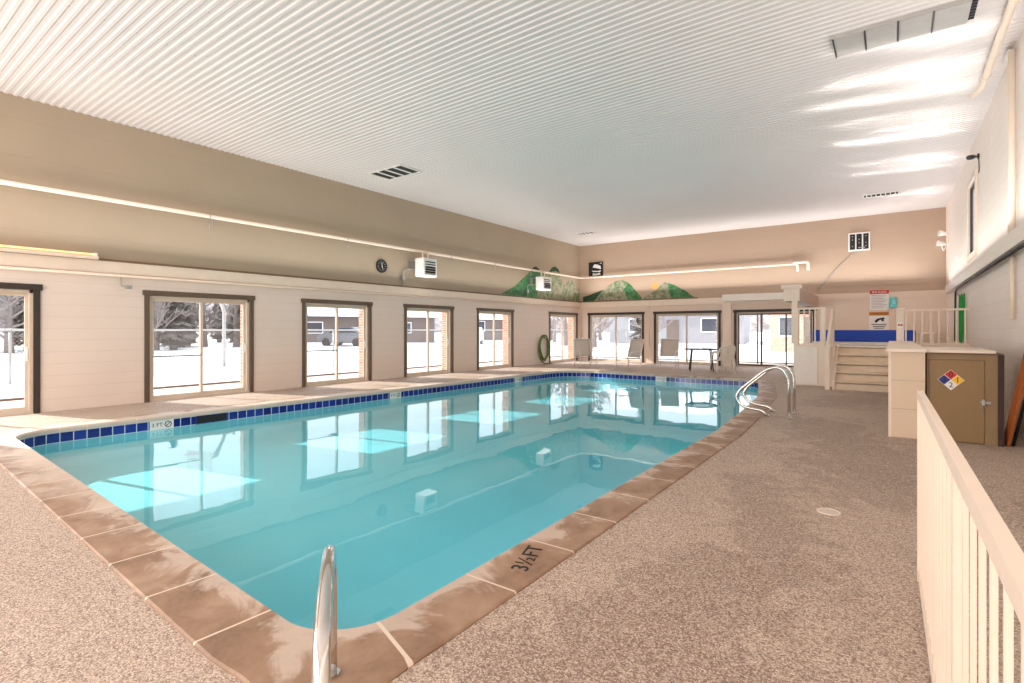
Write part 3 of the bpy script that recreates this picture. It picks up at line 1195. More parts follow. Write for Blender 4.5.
# fluorescent batten on the left ledge (lit)
t_ = thing('fluorescent_batten', 'lit warm fluorescent strip light on the left wall ledge', 'strip light', (XL + 0.1, 0.8, 2.66))
MB().box(XL + 0.066, XL + 0.16, -1.6, 3.17, 2.665, 2.72, None, 0.006).build('housing', M_CREAM, t_)
MB().tube([(XL + 0.165, -1.55, 2.745), (XL + 0.165, 3.1, 2.745)], 0.019, None, 10).build('lit_tube', M_TUBE, t_)
for yy in (-1.57, 3.12):
    MB().box(XL + 0.12, XL + 0.19, yy - 0.02, yy + 0.02, 2.70, 2.775).build('lamp_holder', M_WHITEMETAL, t_)

# wall clock
t_ = thing('wall_clock', 'round black wall clock with silver numerals on the left wall', 'clock', (XL + 0.02, 9.68, 3.2))
cc = Vector((XL, 9.68, 3.2))
MB().disc(cc, (1, 0, 0), 0.185, 0.03, None, 32).tube([cc + Vector((0.03, 0.175 * math.cos(a * PI / 16), 0.175 * math.sin(a * PI / 16))) for a in range(32)], 0.015, None, 6, closed=True).build('case', M_BLACK, t_)
for k in range(12):
    a = k * PI / 6
    d = Vector((0, math.sin(a), math.cos(a)))
    MB().obox(cc + Vector((0.033, 0, 0)) + d * 0.125, (1, 0, 0), d, d.cross(Vector((1, 0, 0))), 0.003, 0.02, 0.007).build('hour_mark', M_GREYMETAL, t_)
b = MB()
b.obox(cc + Vector((0.038, 0.0, 0.035)), (1, 0, 0), (0, 0, 1), (0, 1, 0), 0.003, 0.06, 0.009)
b.build('hand', M_WHITEMETAL, t_)
b = MB()
b.obox(cc + Vector((0.038, 0.012, -0.025)), (1, 0, 0), (0, 0.4, -1), (0, 1, 0.4), 0.003, 0.05, 0.009)
b.build('hand', M_WHITEMETAL, t_)


# unit heaters hung from the pipe
def heater(y0, y1, z0, z1, label):
    x0, x1 = XL + 0.26, XL + 0.62
    t = thing('unit_heater', label, 'heater', ((x0 + x1) / 2, (y0 + y1) / 2, z0), 'white louvred unit heaters on the left wall')
    MB().box(x0, x1, y0, y1, z0, z1, None, 0.02).build('casing', M_WHITEMETAL, t)
    MB().box(x1 - 0.002, x1 + 0.004, y0 + 0.07, y1 - 0.07, z0 + 0.06, z1 - 0.06).build('outlet', M_DARKVENT, t)
    n = 6
    for k in range(n):
        zc = z0 + 0.09 + (z1 - z0 - 0.18) * k / (n - 1)
        MB().obox((x1 + 0.012, (y0 + y1) / 2, zc), (0, 1, 0), (1, 0, 0.9 if k > 2 else -0.35), (-0.4, 0, 1), (y1 - y0) / 2 - 0.06, 0.03, 0.004).build('louvre', M_WHITEMETAL, t)
    b = MB()
    b.box(XL, XL + 0.02, y0 - 0.02, y0 + 0.16, z1 - 0.32, z1 - 0.02)
    b.box(XL + 0.02, x0, y0 + 0.0, y0 + 0.03, z1 - 0.07, z1 - 0.03)
    b.build('wall_bracket', M_GREYMETAL, t)
    MB().box(XL, x0, y1 - 0.1, y1 - 0.07, z1 - 0.07, z1 - 0.03).build('bracket_arm', M_GREYMETAL, t)
    for q in (0.3, 0.7):
        yy = y0 + (y1 - y0) * q
        b = MB()
        b.tube(fillet([(x0 + 0.15, yy, z1 - 0.01), (x0 + 0.15, yy, 3.72 if z1 < 3.6 else 3.75), (XL + 0.13, yy, 3.74)], 0.05), 0.02, None, 8)
        b.build('feed_pipe', M_CREAMPIPE, t)
    b = MB()
    b.tube([(XL + 0.06, y0 - 0.28, 2.7), (XL + 0.06, y0 - 0.28, 3.15), (XL + 0.06, y0 - 0.1, 3.2), (x0, y0 + 0.05, 3.2)], 0.018, None, 8)
    b.box(XL + 0.02, XL + 0.1, y0 - 0.33, y0 - 0.23, 2.85, 2.98)
    b.build('valve_pipe', M_GREYMETAL, t)


heater(10.72, 11.28, 2.98, 3.52, 'white louvred unit heater beside the wall clock')
heater(17.15, 17.75, 2.98, 3.50, 'white louvred unit heater in front of the painted mountains')


def ceiling_vent(x0, x1, y0, y1, slats, label, along='x', body=M_WHITEMETAL, name='ceiling_vent', group=None):
    t = thing(name, label, 'vent', ((x0 + x1) / 2, (y0 + y1) / 2, ZC - 0.03), group)
    MB().box(x0 + 0.03, x1 - 0.03, y0 + 0.03, y1 - 0.03, ZC - 0.006, ZC + 0.004).build('duct_opening', M_DARKVENT, t)
    b = MB()
    fw = 0.045
    b.box(x0, x1, y0, y0 + fw, ZC - 0.022, ZC)
    b.box(x0, x1, y1 - fw, y1, ZC - 0.022, ZC)
    b.box(x0, x0 + fw, y0 + fw, y1 - fw, ZC - 0.022, ZC)
    b.box(x1 - fw, x1, y0 + fw, y1 - fw, ZC - 0.022, ZC)
    b.build('frame', body, t)
    for k in range(1, slats + 1):
        if along == 'x':
            c = x0 + (x1 - x0) * k / (slats + 1)
            MB().obox((c, (y0 + y1) / 2, ZC - 0.014), (0, 1, 0), (0.7, 0, 0.7), (0.7, 0, -0.7), (y1 - y0) / 2 - 0.04, 0.018, 0.003).build('slat', body, t)
        else:
            c = y0 + (y1 - y0) * k / (slats + 1)
            MB().obox(((x0 + x1) / 2, c, ZC - 0.014), (1, 0, 0), (0, 0.7, 0.7), (0, 0.7, -0.7), (x1 - x0) / 2 - 0.04, 0.018, 0.003).build('slat', body, t)


ceiling_vent(-10.4, -9.22, 8.22, 8.92, 3, 'large dark ceiling vent nearest the left wall', 'x')
ceiling_vent(-10.2, -9.5, 18.2, 18.65, 3, 'small ceiling vent above the far corner of the pool', 'x')
ceiling_vent(-0.72, 0.16, 17.88, 18.3, 7, 'slotted ceiling vent near the right wall', 'x')

# big grey duct grille in the ceiling, four panels
t_ = thing('ceiling_duct_panel', 'long grey four panel duct grille in the ceiling at upper right', 'duct panel', (0.05, 8.27, ZC - 0.05))
b = MB().box(-0.64, 0.74, 7.98, 8.54, ZC - 0.045, ZC + 0.01)
b.build('housing', M_GREYDUCT, t_)
for k in range(4):
    x0 = -0.645 + 0.345 * k
    MB().box(x0, x0 + 0.014, 7.985, 8.535, ZC - 0.06, ZC - 0.045).build('panel_seam', M_CHARCOAL, t_)
for k in range(4):
    x0 = -0.64 + 0.345 * k
    MB().box(x0 + 0.016, x0 + 0.333, 7.995, 8.525, ZC - 0.055, ZC - 0.045).build('panel', M_GREYDUCT, t_)
b = MB()
for k in range(8):
    b.box(0.74, 0.80, 7.98 + 0.07 * k, 8.0 + 0.07 * k, ZC - 0.04, ZC)
b.build('comb_edge', M_CHARCOAL, t_)

# pipe along the ceiling at the right
t_ = thing('ceiling_pipe', 'cream pipe under the ceiling along the right wall', 'pipe', (1.1, 4.5, 5.1))
MB().tube(fillet([(1.1, YF + 0.02, 5.13), (1.1, 10.7, 5.13), (1.02, 11.0, 5.13)], 0.1), 0.045, None, 12).build('pipe_run', M_CREAMPIPE, t_)
for yy in (2.0, 6.0, 10.3):
    b = MB().tube(arc((1.1, yy, 5.13), 0.055, 0, 2 * PI, 14)[:-1], 0.009, None, 6, closed=True)
    b.tube([(1.1, yy, 5.18), (1.1, yy, ZC + 0.01)], 0.01, None, 6)
    b.build('pipe_strap', M_WHITEMETAL, t_)
# vertical pipe on the right wall
t_ = thing('riser_pipe', 'vertical cream pipe going up the right wall to the ceiling', 'pipe', (XR - 0.06, 9.55, 2.66))
MB().tube([(XR - 0.06, 9.55, 2.66), (XR - 0.06, 9.55, 5.12)], 0.04, None, 12).build('riser', M_CREAMPIPE, t_)
b = MB().tube(fillet([(XR - 0.06, 9.55, 5.1), (XR - 0.06, 9.75, 5.2), (XR - 0.06, 10.0, 5.2)], 0.05), 0.04, None, 12)
b.build('top_elbow', M_WHITEMETAL, t_)
t_ = MB().tube([(XR - 0.045, 9.62, 1.55), (XR - 0.045, 9.62, 2.44)], 0.028, None, 10).build('pipe_stub', M_CREAMPIPE, origin='base')
tag(t_, 'short cream pipe stub hanging below the right wall ledge', 'pipe')
t_ = MB().tube(fillet([(XR - 0.10, 3.2, 2.40), (XR - 0.10, 16.4, 2.40), (XR - 0.07, 17.2, 2.36), (XR - 0.07, 17.3, 1.12)], 0.25), 0.022, None, 8).build('electrical_cable', M_CHARCOAL, origin='base')
tag(t_, 'dark cable clipped under the white ledge of the right wall', 'cable')

# twin floodlight and small black fitting on the right wall
t_ = thing('twin_floodlight', 'white twin head floodlight on the right wall by the back corner', 'light', (XR, 20.3, 4.0))
b = MB().disc((XR, 20.3, 4.0), (-1, 0, 0), 0.07, 0.03).tube(fillet([(XR - 0.02, 20.3, 4.0), (XR - 0.12, 20.2, 3.75), (XR - 0.2, 19.9, 3.95)], 0.08), 0.015, None, 8)
b.build('mount', M_WHITEMETAL, t_)
for dy, dz in ((-0.45, 0.22), (0.25, 0.02)):
    c = Vector((XR - 0.16, 20.2 + dy, 4.0 + dz))
    d = Vector((-1, -0.3, 0.2)).normalized()
    MB().tube([c - d * 0.12, c - d * 0.05, c + d * 0.08, c + d * 0.10], [0.04, 0.05, 0.09, 0.09], None, 14).build('lamp_head', M_WHITEMETAL, t_)
    MB().tube([(XR - 0.02, 20.3, 4.0), c - d * 0.1], 0.014, None, 6).build('arm', M_WHITEMETAL, t_)
t_ = thing('wall_fitting', 'small black fitting high on the right wall by the window', 'wall fitting', (XR, 13.4, 4.75))
MB().disc((XR, 13.4, 4.75), (-1, 0, 0), 0.05, 0.03).tube([(XR - 0.02, 13.4, 4.75), (XR - 0.1, 13.4, 4.74)], 0.015, None, 8).build('mount', M_BLACK, t_)
MB().tube([(XR - 0.08, 13.52, 4.78), (XR - 0.16, 13.3, 4.72)], 0.045, None, 10).build('head', M_BLACK, t_)
t_ = MB().tube(fillet([(XR - 0.012, 13.38, 4.72), (XR - 0.012, 13.3, 4.5), (XR - 0.012, 13.36, 4.42)], 0.05), 0.008, None, 6).build('power_lead', M_BLACK, origin='base')
tag(t_, 'short black lead hanging below the black wall fitting', 'cable')
t_ = thing('outlet_box', 'white outlet box on the right wall left of the window', 'outlet', (XR, 17.6, 3.05))
MB().box(XR - 0.05, XR, 17.45, 17.75, 2.98, 3.3, None, 0.008).build('box', M_WHITEMETAL, t_)
MB().box(XR - 0.058, XR - 0.05, 17.5, 17.7, 3.02, 3.26, None, 0.003).build('cover_plate', M_CREAM, t_)

# green hose hung in long loops on the right wall, above the spa deck
t_ = thing('garden_hose', 'bright green hose hanging in long loops on the right wall', 'hose', (XR - 0.06, 16.0, 1.05))
for k in range(4):
    y0 = 15.45 + 0.22 * k
    zb = 1.1 + 0.05 * random.random()
    hw = 0.10 + 0.07 * random.random()
    x = XR - 0.05 - 0.02 * (k % 3)
    pts = []
    for a in range(25):
        u = 2 * PI * a / 24
        pts.append((x, y0 + hw * math.sin(u) * (0.6 + 0.4 * math.cos(u / 2) ** 2), (zb + 2.22) / 2 + (2.22 - zb) / 2 * math.cos(u)))
    MB().tube(pts[:-1], 0.014, None, 8, closed=True).build('hose_loop', M_GREENHOSE, t_)
MB().tube([(XR - 0.005, 15.85, 2.2), (XR - 0.12, 15.85, 2.2), (XR - 0.14, 15.85, 2.27)], 0.015, None, 8).build('hook', M_GREYMETAL, t_)

# olive hose coiled on the left wall near the far corner
t_ = thing('coiled_hose', 'olive green hose coiled on the left wall by the far corner door', 'hose', (XL + 0.06, 18.05, 0.15))
for k in range(5):
    pts = []
    for a in range(28):
        u = 2 * PI * a / 28
        pts.append((XL + 0.05 + 0.03 * (k % 3), 18.08 + (0.30 + 0.018 * k) * math.sin(u) + 0.03 * math.sin(3 * u + k), 0.68 + (0.46 + 0.015 * k) * math.cos(u) + 0.02 * math.sin(2 * u + k)))
    MB().tube(pts, 0.022, None, 8, closed=True).build('hose_loop', M_OLIVEHOSE, t_)
MB().box(XL, XL + 0.14, 18.02, 18.14, 1.06, 1.12, None, 0.01).build('hanger', M_GREYMETAL, t_)
MB().tube(fillet([(XL + 0.08, 17.75, 0.5), (XL + 0.12, 17.7, 0.2), (XL + 0.2, 17.85, 0.035), (XL + 0.3, 18.3, 0.03)], 0.1), 0.022, None, 8).build('hose_end', M_OLIVEHOSE, t_)

# framed black-and-white picture over the corner pipe
t_ = thing('black_framed_picture', 'square black picture with white shapes beside the back corner', 'picture', (-10.8, YB, 3.84))
b = MB().box(-11.16, -10.46, YB - 0.04, YB, 3.83, 4.46, None, 0.008)
b.build('frame', M_BLACK, t_)
b = MB()
yy = YB - 0.044
for P in ([(-10.96, 4.22), (-10.88, 4.36), (-10.7, 4.34), (-10.56, 4.26), (-10.54, 4.12), (-10.72, 4.17), (-10.84, 4.2)],
          [(-11.0, 4.08), (-10.94, 4.02), (-10.58, 4.0), (-10.54, 4.08), (-10.7, 4.05), (-10.9, 4.07)],
          [(-10.96, 3.86), (-10.95, 3.96), (-10.8, 3.93), (-10.6, 3.97), (-10.56, 3.88), (-10.75, 3.86)], [(-10.62, 4.38), (-10.5, 4.42), (-10.52, 4.37)]):
    b.prism([(x, yy, z) for x, z in P], (0, -0.004, 0))
b.build('white_shapes', M_PAPER, t_)

# three-panel black control board with white frame on the back wall
t_ = thing('control_panel', 'white framed board of three black panels high on the back wall', 'control panel', (-0.93, YB, 4.09))
MB().box(-1.24, -0.62, YB - 0.05, YB, 4.08, 4.70, None, 0.008).build('frame', M_WHITEMETAL, t_)
for k in range(3):
    x0 = -1.19 + 0.19 * k
    MB().box(x0, x0 + 0.15, YB - 0.058, YB - 0.048, 4.13, 4.65).build('black_panel', M_BLACK, t_)
for k in range(3):
    for q in range(4):
        if (k * 4 + q) % 3 != 1:
            MB().disc((-1.115 + 0.19 * k, YB - 0.057, 4.24 + 0.11 * q), (0, -1, 0), 0.018, 0.006, None, 10).build('indicator', M_GREYMETAL, t_)
MB().box(-0.95, -0.76, YB - 0.07, YB - 0.055, 4.17, 4.2).build('pale_bar', M_GREYMETAL, t_)
pts = []
for k in range(17):
    u = k / 16
    pts.append((-0.95 - 1.2 * u, YB - 0.015, 4.08 - 1.28 * (1 - math.cos(u * PI * 0.5)) - 0.15 * math.sin(u * PI)))
t_ = MB().tube(pts, 0.014, None, 6).build('hanging_cable', M_GREYMETAL, origin='base')
tag(t_, 'slack cable drooping from the black control board down the back wall', 'cable')

# thin vertical conduits by the back doors
for xx, z0, z1, lab in [(-8.33, 0.75, 2.42, 'thin vertical conduit between the first two back doors'), (-5.36, 0.95, 2.42, 'thin vertical conduit left of the back wall pilaster')]:
    t_ = MB().tube([(xx, YB - 0.02, z0), (xx, YB - 0.02, z1)], 0.018, None, 8).box(xx - 0.035, xx + 0.035, YB - 0.04, YB, z0 - 0.1, z0).build('wall_conduit', M_CREAM, origin='base')
    tag(t_, lab, 'conduit')


# ------------------------------------------------------------------ mural
def px_left(x, y):
    t = (x - 512) / 521
    d = XL / (-0.59029 + 0.80719 * t)
    return (d * (0.80719 + 0.59029 * t), 1.4 - (y - 330) * d / 521)


def px_back(x, y):
    t = (x - 512) / 521
    d = YB / (0.80719 + 0.59029 * t)
    return (d * (-0.59029 + 0.80719 * t), 1.4 - (y - 330) * d / 521)


def wall_poly(pts, left, th):
    b = MB()
    if left:
        P = [(XL + 0.0005, *px_left(*p)) for p in pts]
        b.prism([(XL, min(p[1], YB - 0.01), max(p[2], 2.705)) for p in P], (th, 0, 0))
    else:
        P = [px_back(*p) for p in pts]
        b.prism([(max(p[0], XL + 0.01), YB, max(p[1], 2.715)) for p in P], (0, -th, 0))
    return b


mu = thing('mountain_mural', 'green painted mountains on the left wall behind the far heater', 'mural', (XL, 18, 2.7))
wall_poly([(501, 294), (515, 286), (521, 280), (527, 274.5), (531, 271), (535, 269), (540, 272), (543, 277), (540, 286), (543, 301), (530, 300)], True, 0.004).build('green_mountain', M_MURALGREEN, mu)
wall_poly([(537, 300), (538, 284), (540, 273), (544, 272.5), (549, 272), (555, 269), (559, 274), (561, 279), (565, 287), (570, 302)], True, 0.006).build('grey_mountain', M_MURALGREY, mu)
wall_poly([(557, 302), (561, 292), (565, 285), (570, 279), (573, 281), (575, 285), (579, 290), (583, 295), (583, 303)], True, 0.008).build('pale_peak', M_MURALGREY, mu)
b = wall_poly([(530, 272), (533, 267.5), (536, 266.5), (539, 269), (541, 272.5), (536, 271)], True, 0.0085)
b.build('dark_treetop', M_MURALDARK, mu)
b = wall_poly([(549, 272), (552, 267.5), (555, 266.5), (558, 269), (560, 273), (555, 271)], True, 0.0085)
b.build('dark_treetop', M_MURALDARK, mu)
mu = thing('mountain_mural', 'green painted mountains and orange sun on the back wall', 'mural', (-9.2, YB, 2.7))
wall_poly([(583, 297), (590, 295), (597, 292), (603, 290), (608, 294), (612, 303), (583, 303)], False, 0.004).build('dark_foothill', M_MURALDARK, mu)
wall_poly([(594, 303), (603, 290), (608, 286), (616, 281), (623, 280), (627, 282), (624, 290), (628, 303)], False, 0.006).build('grey_mountain', M_MURALGREY, mu)
wall_poly([(624, 303), (621, 292), (623, 284), (627, 282), (630, 284), (637, 292), (641, 297), (643, 303)], False, 0.005).build('green_slope', M_MURALGREEN, mu)
wall_poly([(641, 303), (644, 297), (653, 292), (659, 287), (665, 282), (670, 284), (673, 291), (674, 302)], False, 0.006).build('pale_mountain', M_MURALGREY, mu)
wall_poly([(671, 302), (669, 291), (668, 283), (674.5, 285), (680, 288), (686, 291), (691, 295), (694.5, 298), (694, 301)], False, 0.0065).build('green_ridge', M_MURALGREEN, mu)
cx_, cz_ = px_back(655, 286)
MB().disc((cx_, YB, cz_), (0, -1, 0), 0.15, 0.004, None, 24).build('painted_sun', M_MURALSUN, mu)

# ------------------------------------------------------------------ pool rails
R_ = 0.024
t_ = thing('pool_grab_rail', 'polished steel grab rail at the near corner of the pool', 'grab rail', (-1.45, 0.95, 0))
d = Vector((-0.67, 0.495, 0))
base = Vector((-1.168, 0.776, 0.0))
far_ = base + d
pts = [base + Vector((0, 0, 0.0)), base + Vector((0, 0, 0.40)), base + Vector((0, 0, 0.55)) + d * 0.10, base + Vector((0, 0, 0.61)) + d * 0.42,
       base + Vector((0, 0, 0.58)) + d * 0.82, base + Vector((0, 0, 0.45)) + d * 1.03, base + Vector((0, 0, 0.24)) + d * 1.04, base + Vector((0, 0, 0.016)) + d * 0.98]
MB().tube(fillet(pts, 0.14, 8), R_, None, 18).build('rail_tube', M_CHROME, t_)
MB().disc(base, (0, 0, 1), 0.05, 0.02).build('escutcheon', M_CHROME, t_)
MB().disc(base + d * 0.98 + Vector((0, 0, 0.014)), (0, 0, 1), 0.036, 0.010).build('escutcheon', M_CHROME, t_)


def figure4(y0, label):
    t = thing('pool_hand_rail', label, 'hand rail', (-1.34, y0, 0), 'steel hand rails over the right pool edge')
    x0 = -1.33
    pts = [(x0, y0, 0), (x0, y0, 0.62), (x0 - 0.10, y0, 0.78), (x0 - 0.22, y0, 0.80), (x0 - 0.36, y0, 0.74), (x0 - 0.74, y0, 0.40), (x0 - 0.80, y0, 0.27), (x0 - 0.70, y0, 0.13),
           (x0 - 0.52, y0, 0.10), (x0 - 0.40, y0, 0.09), (x0 - 0.32, y0, 0.012)]
    MB().tube(fillet(pts, 0.12, 7), R_, None, 14).build('rail_tube', M_CHROME, t)
    MB().disc((x0, y0, 0), (0, 0, 1), 0.045, 0.015).build('escutcheon', M_CHROME, t)
    MB().disc((x0 - 0.32, y0, 0.012), (0, 0, 1), 0.045, 0.012).build('escutcheon', M_CHROME, t)


figure4(9.26, 'steel figure four hand rail nearer the camera of the pair')
figure4(9.80, 'steel figure four hand rail farther from the camera of the pair')

# deck drain cap
t_ = thing('deck_drain_cap', 'small pale round drain cap in the right hand deck', 'drain cap', (-0.4, 4.67, 0))
MB().disc((-0.4, 4.67, 0), (0, 0, 1), 0.075, 0.004, None, 24).build('cap', M_SLING, t_)
MB().tube([(-0.4 + 0.075 * math.cos(a * PI / 12), 4.67 + 0.075 * math.sin(a * PI / 12), 0.003) for a in range(24)], 0.005, None, 6, closed=True).build('rim', M_CREAM, t_)

# ------------------------------------------------------------------ near fence
t_ = thing('railing_fence', 'cream metal railing fence in the right foreground', 'fence', (0.132, 1.7, 0))
FY0, FY1 = -0.6, 3.70


def fx(y):
    return 0.156 - 0.009 * y


MB().bar((fx(FY0), FY0, 1.04), (fx(FY1), FY1, 1.04), 0.028, 0.042).build('top_rail', M_CREAM, t_)
MB().bar((fx(FY0), FY0, 0.06), (fx(FY1), FY1, 0.06), 0.026, 0.035).build('bottom_rail', M_CREAM, t_)
yy = FY1 - 0.015
k = 0
while yy > FY0:
    post = k % 14 == 0
    h = 0.014 if post else 0.0055
    MB().box(fx(yy) - h, fx(yy) + h, yy - h, yy + h, 0.0 if post else 0.07, 1.025).build('post' if post else 'baluster', M_CREAM, t_)
    yy -= 0.135
    k += 1

# ------------------------------------------------------------------ low wall, locker, platform, stairs
mb = MB()
mb.box(-0.02, 0.33, 8.45, 14.45, 0, 1.115, M_SIDING)
mb.box(-0.05, -0.02, 8.45, 14.45, 0, 1.115, M_CREAM)
mb.box(-0.075, 0.345, 8.40, 14.5, 1.115, 1.155, M_CREAM)
tag(mb.build('low_wall'), 'beige sided low wall with cream cap beside the locker', None, kind='structure')
t_ = thing('storage_locker', 'tan wooden storage locker with a hazard diamond on its door', 'locker', (0.68, 9.1, 0))
b = MB()
b.box(0.35, 1.06, 8.56, 9.9, 0, 1.10)
b.box(0.35, 0.37, 8.53, 8.56, 0, 1.10)
b.box(0.90, 1.02, 8.53, 8.56, 0, 1.10)
b.box(0.37, 0.90, 8.53, 8.56, 1.03, 1.10)
b.build('carcass', M_TANFRAME, t_)
MB().box(0.372, 0.897, 8.515, 8.558, 0.012, 1.027, None, 0.003).build('door', M_TANLOCK, t_)
MB().box(0.35, 1.0, 8.47, 9.92, 1.115, 1.15, None, 0.004).build('lid', M_CREAM, t_)
MB().box(0.35, 1.07, 8.49, 9.91, 1.10, 1.115).build('lid_edge', M_CURB, t_)
MB().box(1.02, 1.075, 8.50, 8.56, 0, 1.10).build('dark_edge_board', plain('dark_brown_edge', rgb(58, 36, 26), 0.6), t_)
b = MB()
b.box(0.86, 0.955, 8.508, 8.53, 0.50, 0.53)
b.box(0.875, 0.905, 8.49, 8.515, 0.475, 0.555, None, 0.006)
b.tube(arc((0.89, 8.50, 0.475), 0.022, PI, 2 * PI, 8), 0.005, None, 6)
b.build('hasp', M_GREYMETAL, t_)
# hazard diamond
dc = Vector((0.585, 8.515, 0.775))
s_ = 0.13
dia = thing('hazard_diamond', 'four colour hazard diamond sign on the tan locker door', 'sign', dc - Vector((0, 0, s_)))


def dq(cx, cz, m, name):
    hh = s_ / 2 - 0.004
    P = [dc + Vector((cx - hh, -0.0005, cz)), dc + Vector((cx, -0.0005, cz - hh)), dc + Vector((cx + hh, -0.0005, cz)), dc + Vector((cx, -0.0005, cz + hh))]
    MB().prism(P, (0, -0.004, 0)).build(name, m, dia)


MB().prism([dc + Vector((-s_, 0, 0)), dc + Vector((0, 0, -s_)), dc + Vector((s_, 0, 0)), dc + Vector((0, 0, s_))], (0, -0.003, 0)).build('backing', M_PAPER, dia)
dq(0, s_ / 2, M_RED, 'red_quarter')
dq(-s_ / 2, 0, M_NAVY, 'blue_quarter')
dq(s_ / 2, 0, M_YELLOW, 'yellow_quarter')
dq(0, -s_ / 2, M_PAPER, 'white_quarter')
b = MB()
for s, ox, oz in (('0', 0, s_ / 2), ('3', -s_ / 2, 0), ('1', s_ / 2, 0), ('2', 0, -s_ / 2)):
    put_text(b, s, 0.09, dc + Vector((ox, -0.0055, oz)), (1, 0, 0), (0, 0, 1))
b.build('lettering', M_INK, dia)

# plank and pole leaning on the right wall
t_ = thing('wooden_plank', 'red brown wooden plank leaning against the right wall by the locker', 'plank', (1.12, 8.5, 0))
a, e = Vector((1.105, 8.62, 0.02)), Vector((1.27, 7.80, 1.70))
b = MB()
b.bar(a, e, 0.14, 0.03, None, (1, 0, 0.3))
b.build('board', M_PLANK, t_)
t_ = MB().tube([(1.165, 8.60, 0.015), (1.31, 7.75, 1.50)], 0.018, None, 10).build('dark_pole', M_BLACK, origin='base')
tag(t_, 'thin dark pole leaning beside the wooden plank', 'pole')

# spa platform
PZ = 1.0
mb = MB()
mb.box(-1.16, XR, 15.75, YB, 0, PZ, M_STEP)
mb.box(0.335, XR, 14.45, 15.75, 0, PZ, M_STEP)
mb.box(-0.05, 0.335, 14.5, 15.75, 0, PZ, M_STEP)
mb.box(-2.05, -1.16, 15.0, YB, 0, PZ, M_CREAM)
mb.box(0.36, XR, 14.40, 14.62, PZ, PZ + 0.06, M_CREAM)
mb.box(-0.05, 0.36, 14.5, 14.62, PZ, PZ + 0.06, M_CREAM)
tag(mb.build('spa_platform'), 'raised cream platform at the top of the stairs', None, kind='structure')
b = MB()
b.box(-2.02, -1.52, 14.97, 15.0, 0.04, 0.98, None, 0.004)
o = b.build('access_panel', M_WHITE, origin='base')
tag(o, 'plain white access panel below the left platform railing', 'panel')
# stairs
t_ = thing('staircase', 'beige five step staircase up to the blue covered spa', 'stairs', (-0.6, 14.9, 0))
for k in range(5):
    z0, z1 = 0.2 * k, 0.2 * (k + 1)
    y0 = 14.38 + 0.27 * k
    b = MB()
    b.box(-1.10, -0.06, y0, y0 + 0.025, z0, z1 - 0.052)
    b.box(-1.10, -1.08, y0 + 0.025, y0 + 0.27, z0, z1 - 0.052)
    b.box(-0.08, -0.06, y0 + 0.025, y0 + 0.27, z0, z1 - 0.052)
    s = b.build('step', M_STEP, t_)
    MB().box(-1.10, -0.06, y0 - 0.035, y0 + 0.27, z1 - 0.032, z1, None, 0.006).build('nosing', M_STEP if k < 4 else M_WHITE, s)
b = MB()
b.prism([(-1.16, 14.32, 0), (-1.16, 15.7, 0), (-1.16, 15.7, 1.03), (-1.16, 14.32, 0.12)], (0.055, 0, 0))
b.build('stringer', M_CREAM, t_)

# railings
def railing(name, label, a, e, zb, zt, n, posts=(True, True), pw=0.05):
    a, e = Vector(a), Vector(e)
    t = thing(name, label, 'railing', ((a.x + e.x) / 2, (a.y + e.y) / 2, zb))
    MB().bar((a.x, a.y, zt - 0.02), (e.x, e.y, zt - 0.02), 0.05, 0.045).build('top_rail', M_CREAM, t)
    MB().bar((a.x, a.y, zb + 0.03), (e.x, e.y, zb + 0.03), 0.035, 0.05).build('bottom_rail', M_CREAM, t)
    for i in range(n):
        p = a + (e - a) * ((i + 0.5) / n)
        MB().box(p.x - 0.014, p.x + 0.014, p.y - 0.014, p.y + 0.014, zb + 0.05, zt - 0.03).build('baluster', M_CREAM, t)
    for p, ok in ((a, posts[0]), (e, posts[1])):
        if ok:
            MB().box(p.x - pw, p.x + pw, p.y - pw, p.y + pw, zb, zt, None, 0.006).build('post', M_CREAM, t)
    return t


railing('platform_railing', 'cream railing on the platform left of the stairs', (-2.0, 15.05, 0), (-1.40, 15.05, 0), PZ, 1.96, 5)
railing('platform_railing', 'cream railing on the platform right of the stairs up to the right wall', (0.16, 14.52, 0), (1.30, 14.52, 0), 1.06, 1.86, 8, (False, False))
t_ = thing('newel_post', 'square cream newel post with a small label right of the stairs', 'post', (0.13, 14.53, 1.06))
MB().box(0.06, 0.20, 14.49, 14.61, 1.06, 1.88, None, 0.008).build('shaft', M_CREAM, t_)
MB().box(0.045, 0.215, 14.475, 14.625, 1.84, 1.89, None, 0.01).build('cap', M_CREAM, t_)
MB().box(0.075, 0.185, 14.483, 14.49, 1.44, 1.58).build('label_plate', M_PAPER, t_)
MB().box(0.09, 0.125, 14.480, 14.483, 1.49, 1.53).build('printed_mark', M_RED, t_)
MB().box(0.135, 0.17, 14.480, 14.483, 1.49, 1.53).build('printed_mark', M_RED, t_)
t_ = thing('stair_railing', 'sloping cream hand rail along the left side of the stairs', 'railing', (-1.2, 14.6, 0))
MB().box(-1.30, -1.20, 14.22, 14.32, 0, 1.0, None, 0.006).build('newel', M_CREAM, t_)
MB().bar((-1.25, 14.27, 0.98), (-1.25, 15.6, 1.93), 0.06, 0.06).build('hand_rail', M_CREAM, t_)
MB().box(-1.29, -1.21, 15.55, 15.65, PZ, 1.95, None, 0.006).build('newel', M_CREAM, t_)
for k in range(1, 6):
    yy = 14.27 + 1.33 * k / 6
    MB().box(-1.265, -1.235, yy - 0.015, yy + 0.015, (0.2 + 0.95 * (k / 6)), 0.96 + 0.95 * k / 6).build('baluster', M_CREAM, t_)
MB().bar((-1.25, 14.3, 0.22), (-1.25, 15.6, 1.15), 0.035, 0.05).build('lower_rail', M_CREAM, t_)

